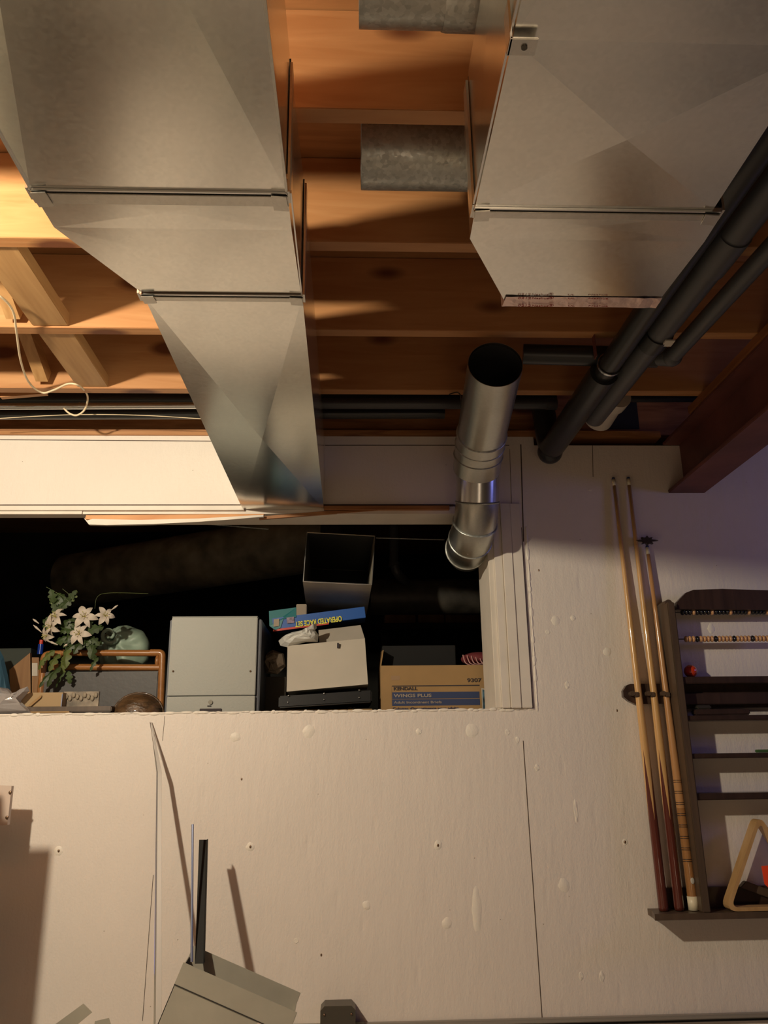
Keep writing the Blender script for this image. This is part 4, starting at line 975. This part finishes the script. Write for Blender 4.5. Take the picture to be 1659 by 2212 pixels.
# books, shell picture, tray, basket
tr_ = thing('wooden_tray', W(150, 1535, 3.12), 'low dark wooden tray with a light front edge just behind the ledge', 'tray')
a, b = W(40, 1527, 3.1), W(240, 1537, 3.1); MB().box((a.x, 3.1, b.z), (b.x, 3.24, a.z), .003).build('tray', M_stain2, tr_)
MB().box((W(62, 1537, 3.09).x, 3.088, W(62, 1541, 3.09).z), (W(150, 1537, 3.09).x, 3.098, W(62, 1537, 3.09).z), .001).build('front_edge', M_card, tr_)
MB().box((a.x+.01, 3.11, FZ), (b.x-.01, 3.23, b.z-.0005)).build('base', M_stain, tr_)
zt_ = a.z+.001
bo = thing('cardboard_box', W(100, 1527, 3.14), 'small flat cardboard box with tape at the left, on the dark tray', 'box')
a, b = W(27, 1494, 3.12), W(134, 1520, 3.12); MB().box((a.x, 3.12, zt_), (b.x, 3.22, zt_+a.z-b.z+.006), .001).build('body', mat('tan_smooth_card', (.42, .29, .15), .7), bo)
MB().box((b.x-.003, 3.117, zt_), (b.x, 3.1195, zt_+.045)).build('blue_edge', M_bluerod, bo)
tw = MB().prism([W(a_, b_, 3.11) for a_, b_ in ((60, 1524), (86, 1503), (90, 1501), (88, 1507), (66, 1526))], (0, .002, 0)).build('loose_tape', M_card, bo)
o = MB().box((W(137, 1500, 3.16).x, 3.16, zt_), (W(214, 1500, 3.16).x, 3.172, W(137, 1494, 3.16).z), .001).build('shell_picture', M_shell)
for i in range(9):
    q_ = W(143+i*8, 1505+4*math.sin(i*2.1), 3.155); MB().ball(q_, .010, .7, .35, 1, 8).build('printed_shell', mat('shell%d' % i, (.34, .28, .2), .6) if i == 0 else bpy.data.materials['shell0'], o)
tagit(o, 'small box with a frieze of pale shells, right of the flat cardboard box', 'box')
bs = thing('wicker_basket', W(297, 1545, 3.15), 'dark glossy wicker basket with a rounded top in front of the chair', 'basket')
mb = MB(); mb.ball(W(298, 1545, 3.16), .092, 1.0, .7, .85, 16).build('bowl', M_basket, bs)
mb = MB(); pts = [W(298, 1545, 3.155)+Vector((.094*math.cos(a), -.0, .081*math.sin(a))) for a in [math.pi*k/20 for k in range(21)]]; mb.tube(pts, .004, 8).build('rim', M_basket, bs)
# clear bag
crumple('clear_plastic_bag', [(-30, 1490), (0, 1484), (18, 1488), (30, 1505), (45, 1490), (60, 1484), (64, 1492), (48, 1508), (40, 1520), (60, 1532), (70, 1541), (-30, 1545)], 3.08, .035, M_clear, 'crinkled clear plastic bag at the left end of the ledge', 'plastic bag', 12, .008)

# ------------------------------------------------------------------ lilies
bq = thing('lily_bouquet', W(165, 1440, 3.26), 'artificial white lily bouquet with trailing dark leaves, hanging over the chair back', 'flowers')
def lily(c, nrm, size, name='lily'):
    size *= 1.16; nrm = Vector(nrm).normalized(); u = nrm.cross(Vector((0, 0, 1))).normalized(); v = u.cross(nrm)
    mb = MB(); rot = random.uniform(0, 1)
    for k in range(6):
        a = rot+k*math.pi/3+random.uniform(-.1, .1); d = u*math.cos(a)+v*math.sin(a); s = nrm.cross(d)
        L_ = size*(1 if k % 2 else .92); prev = None
        for i in range(8):
            t_ = i/7; wd_ = size*.27*math.sin(math.pi*min(1, t_*.93+.07))**.8*(1 if k % 2 else .75)
            cpt = c+d*L_*t_+nrm*size*(.30*math.sin(t_*math.pi*.75)-.33*t_*t_)
            row = [mb.bm.verts.new(cpt-s*wd_+nrm*wd_*.25), mb.bm.verts.new(cpt), mb.bm.verts.new(cpt+s*wd_+nrm*wd_*.25)]
            if prev:
                for j in range(2): f_ = mb.bm.faces.new((prev[j], prev[j+1], row[j+1], row[j])); f_.smooth = True
            prev = row
    o = mb.build(name, M_petal, bq)
    for k in range(5):
        a = k*1.26; e = c+nrm*size*.55+(u*math.cos(a)+v*math.sin(a))*size*.22
        MB().tube([c+nrm*.002, e], .0009, 5).ball(e, .0022, n=4).build('stamen', M_stamen, o)
for (px, py, n, s) in ((183, 1333, (.1, -1, .2), .046), (172, 1370, (-.1, -1, .1), .042), (226, 1330, (.5, -1, .1), .036), (122, 1334, (-.4, -1, .5), .040), (112, 1352, (-.5, -1, -.3), .038), (103, 1372, (-.6, -.8, -.4), .032)):
    lily(W(px, py, 3.24), n, s)
for (a, b) in (((71, 1337), (84, 1347)), ((255, 1307), (240, 1318)), ((72, 1350), (90, 1366)), ((105, 1385), (125, 1393)), ((146, 1391), (138, 1396))):
    p_, q_ = W(*a, 3.24), W(*b, 3.24); MB().tube([q_, (p_*2+q_)/3, p_], [.0015, .0045, .001], 8).build('bud', M_petal, bq)
def leaf(mb, c, d, nrm, L_, wd_, lobed=False):
    d = d.normalized(); s = d.cross(nrm).normalized(); prev = None; n = 9
    for i in range(n+1):
        t_ = i/n; ww = wd_*math.sin(math.pi*min(1, .06+t_*.94))**.7
        if lobed: ww *= (1.0 if i % 3 else .45)
        cpt = c+d*L_*t_+nrm*L_*.12*math.sin(t_*3)
        row = [mb.bm.verts.new(cpt-s*ww-nrm*ww*.3), mb.bm.verts.new(cpt), mb.bm.verts.new(cpt+s*ww-nrm*ww*.3)]
        if prev:
            for j in range(2): mb.bm.faces.new((prev[j], prev[j+1], row[j+1], row[j]))
        prev = row
def leaves(specs, m):
    for (px, py, ang, L_, wd_) in specs:
        mb = MB(); d = Vector((math.cos(ang), random.uniform(-.3, .3), math.sin(ang))); nrm = Vector((random.uniform(-.4, .4), -1, random.uniform(-.2, .6))).normalized()
        leaf(mb, W(px, py, 3.262+random.uniform(-.012, .012)), d, nrm, L_, wd_, True); mb.build('leaf', m, bq)
R_ = random.uniform
leaves([(130+R_(-14, 16), 1310+R_(-12, 14), R_(.3, 2.8), R_(.045, .07), R_(.014, .022)) for _ in range(9)] +
       [(150+R_(-45, 60), 1345+R_(-15, 25), R_(0, 6.3), R_(.04, .065), R_(.012, .02)) for _ in range(20)] +
       [(158+R_(-40, 50), 1385+R_(-12, 12), R_(3.4, 6.0), R_(.05, .07), R_(.014, .022)) for _ in range(12)] +
       [(205, 1388, 4.6, .07, .018), (212, 1420, 4.3, .06, .01), (130, 1440, 4.3, .09, .02), (118, 1448, 4.1, .085, .012), (148, 1450, 4.9, .05, .014), (140, 1452, 4.2, .075, .010)], M_leaf)
leaves([(118, 1405, 3.9, .07, .022), (128, 1412, 4.4, .08, .022), (146, 1400, 4.8, .08, .024), (140, 1420, 4.6, .07, .02), (100, 1418, 4.2, .06, .016), (118, 1308, 1.8, .055, .018), (150, 1300, 1.2, .055, .022)], M_leaf2)
for pts in ([(150, 1300), (130, 1285), (100, 1268)], [(160, 1300), (150, 1285), (135, 1272)], [(205, 1315), (210, 1290), (235, 1281), (320, 1282)]):
    MB().tube(curve_pts([W(a, b, 3.25) for a, b in pts]), .0007, 5).build('thin_stem', M_leaf2, bq)
MB().tube(curve_pts([W(165, 1340, 3.275), W(150, 1390, 3.272), W(140, 1430, 3.272)]), .005, 8).build('stem_bundle', M_leaf, bq)
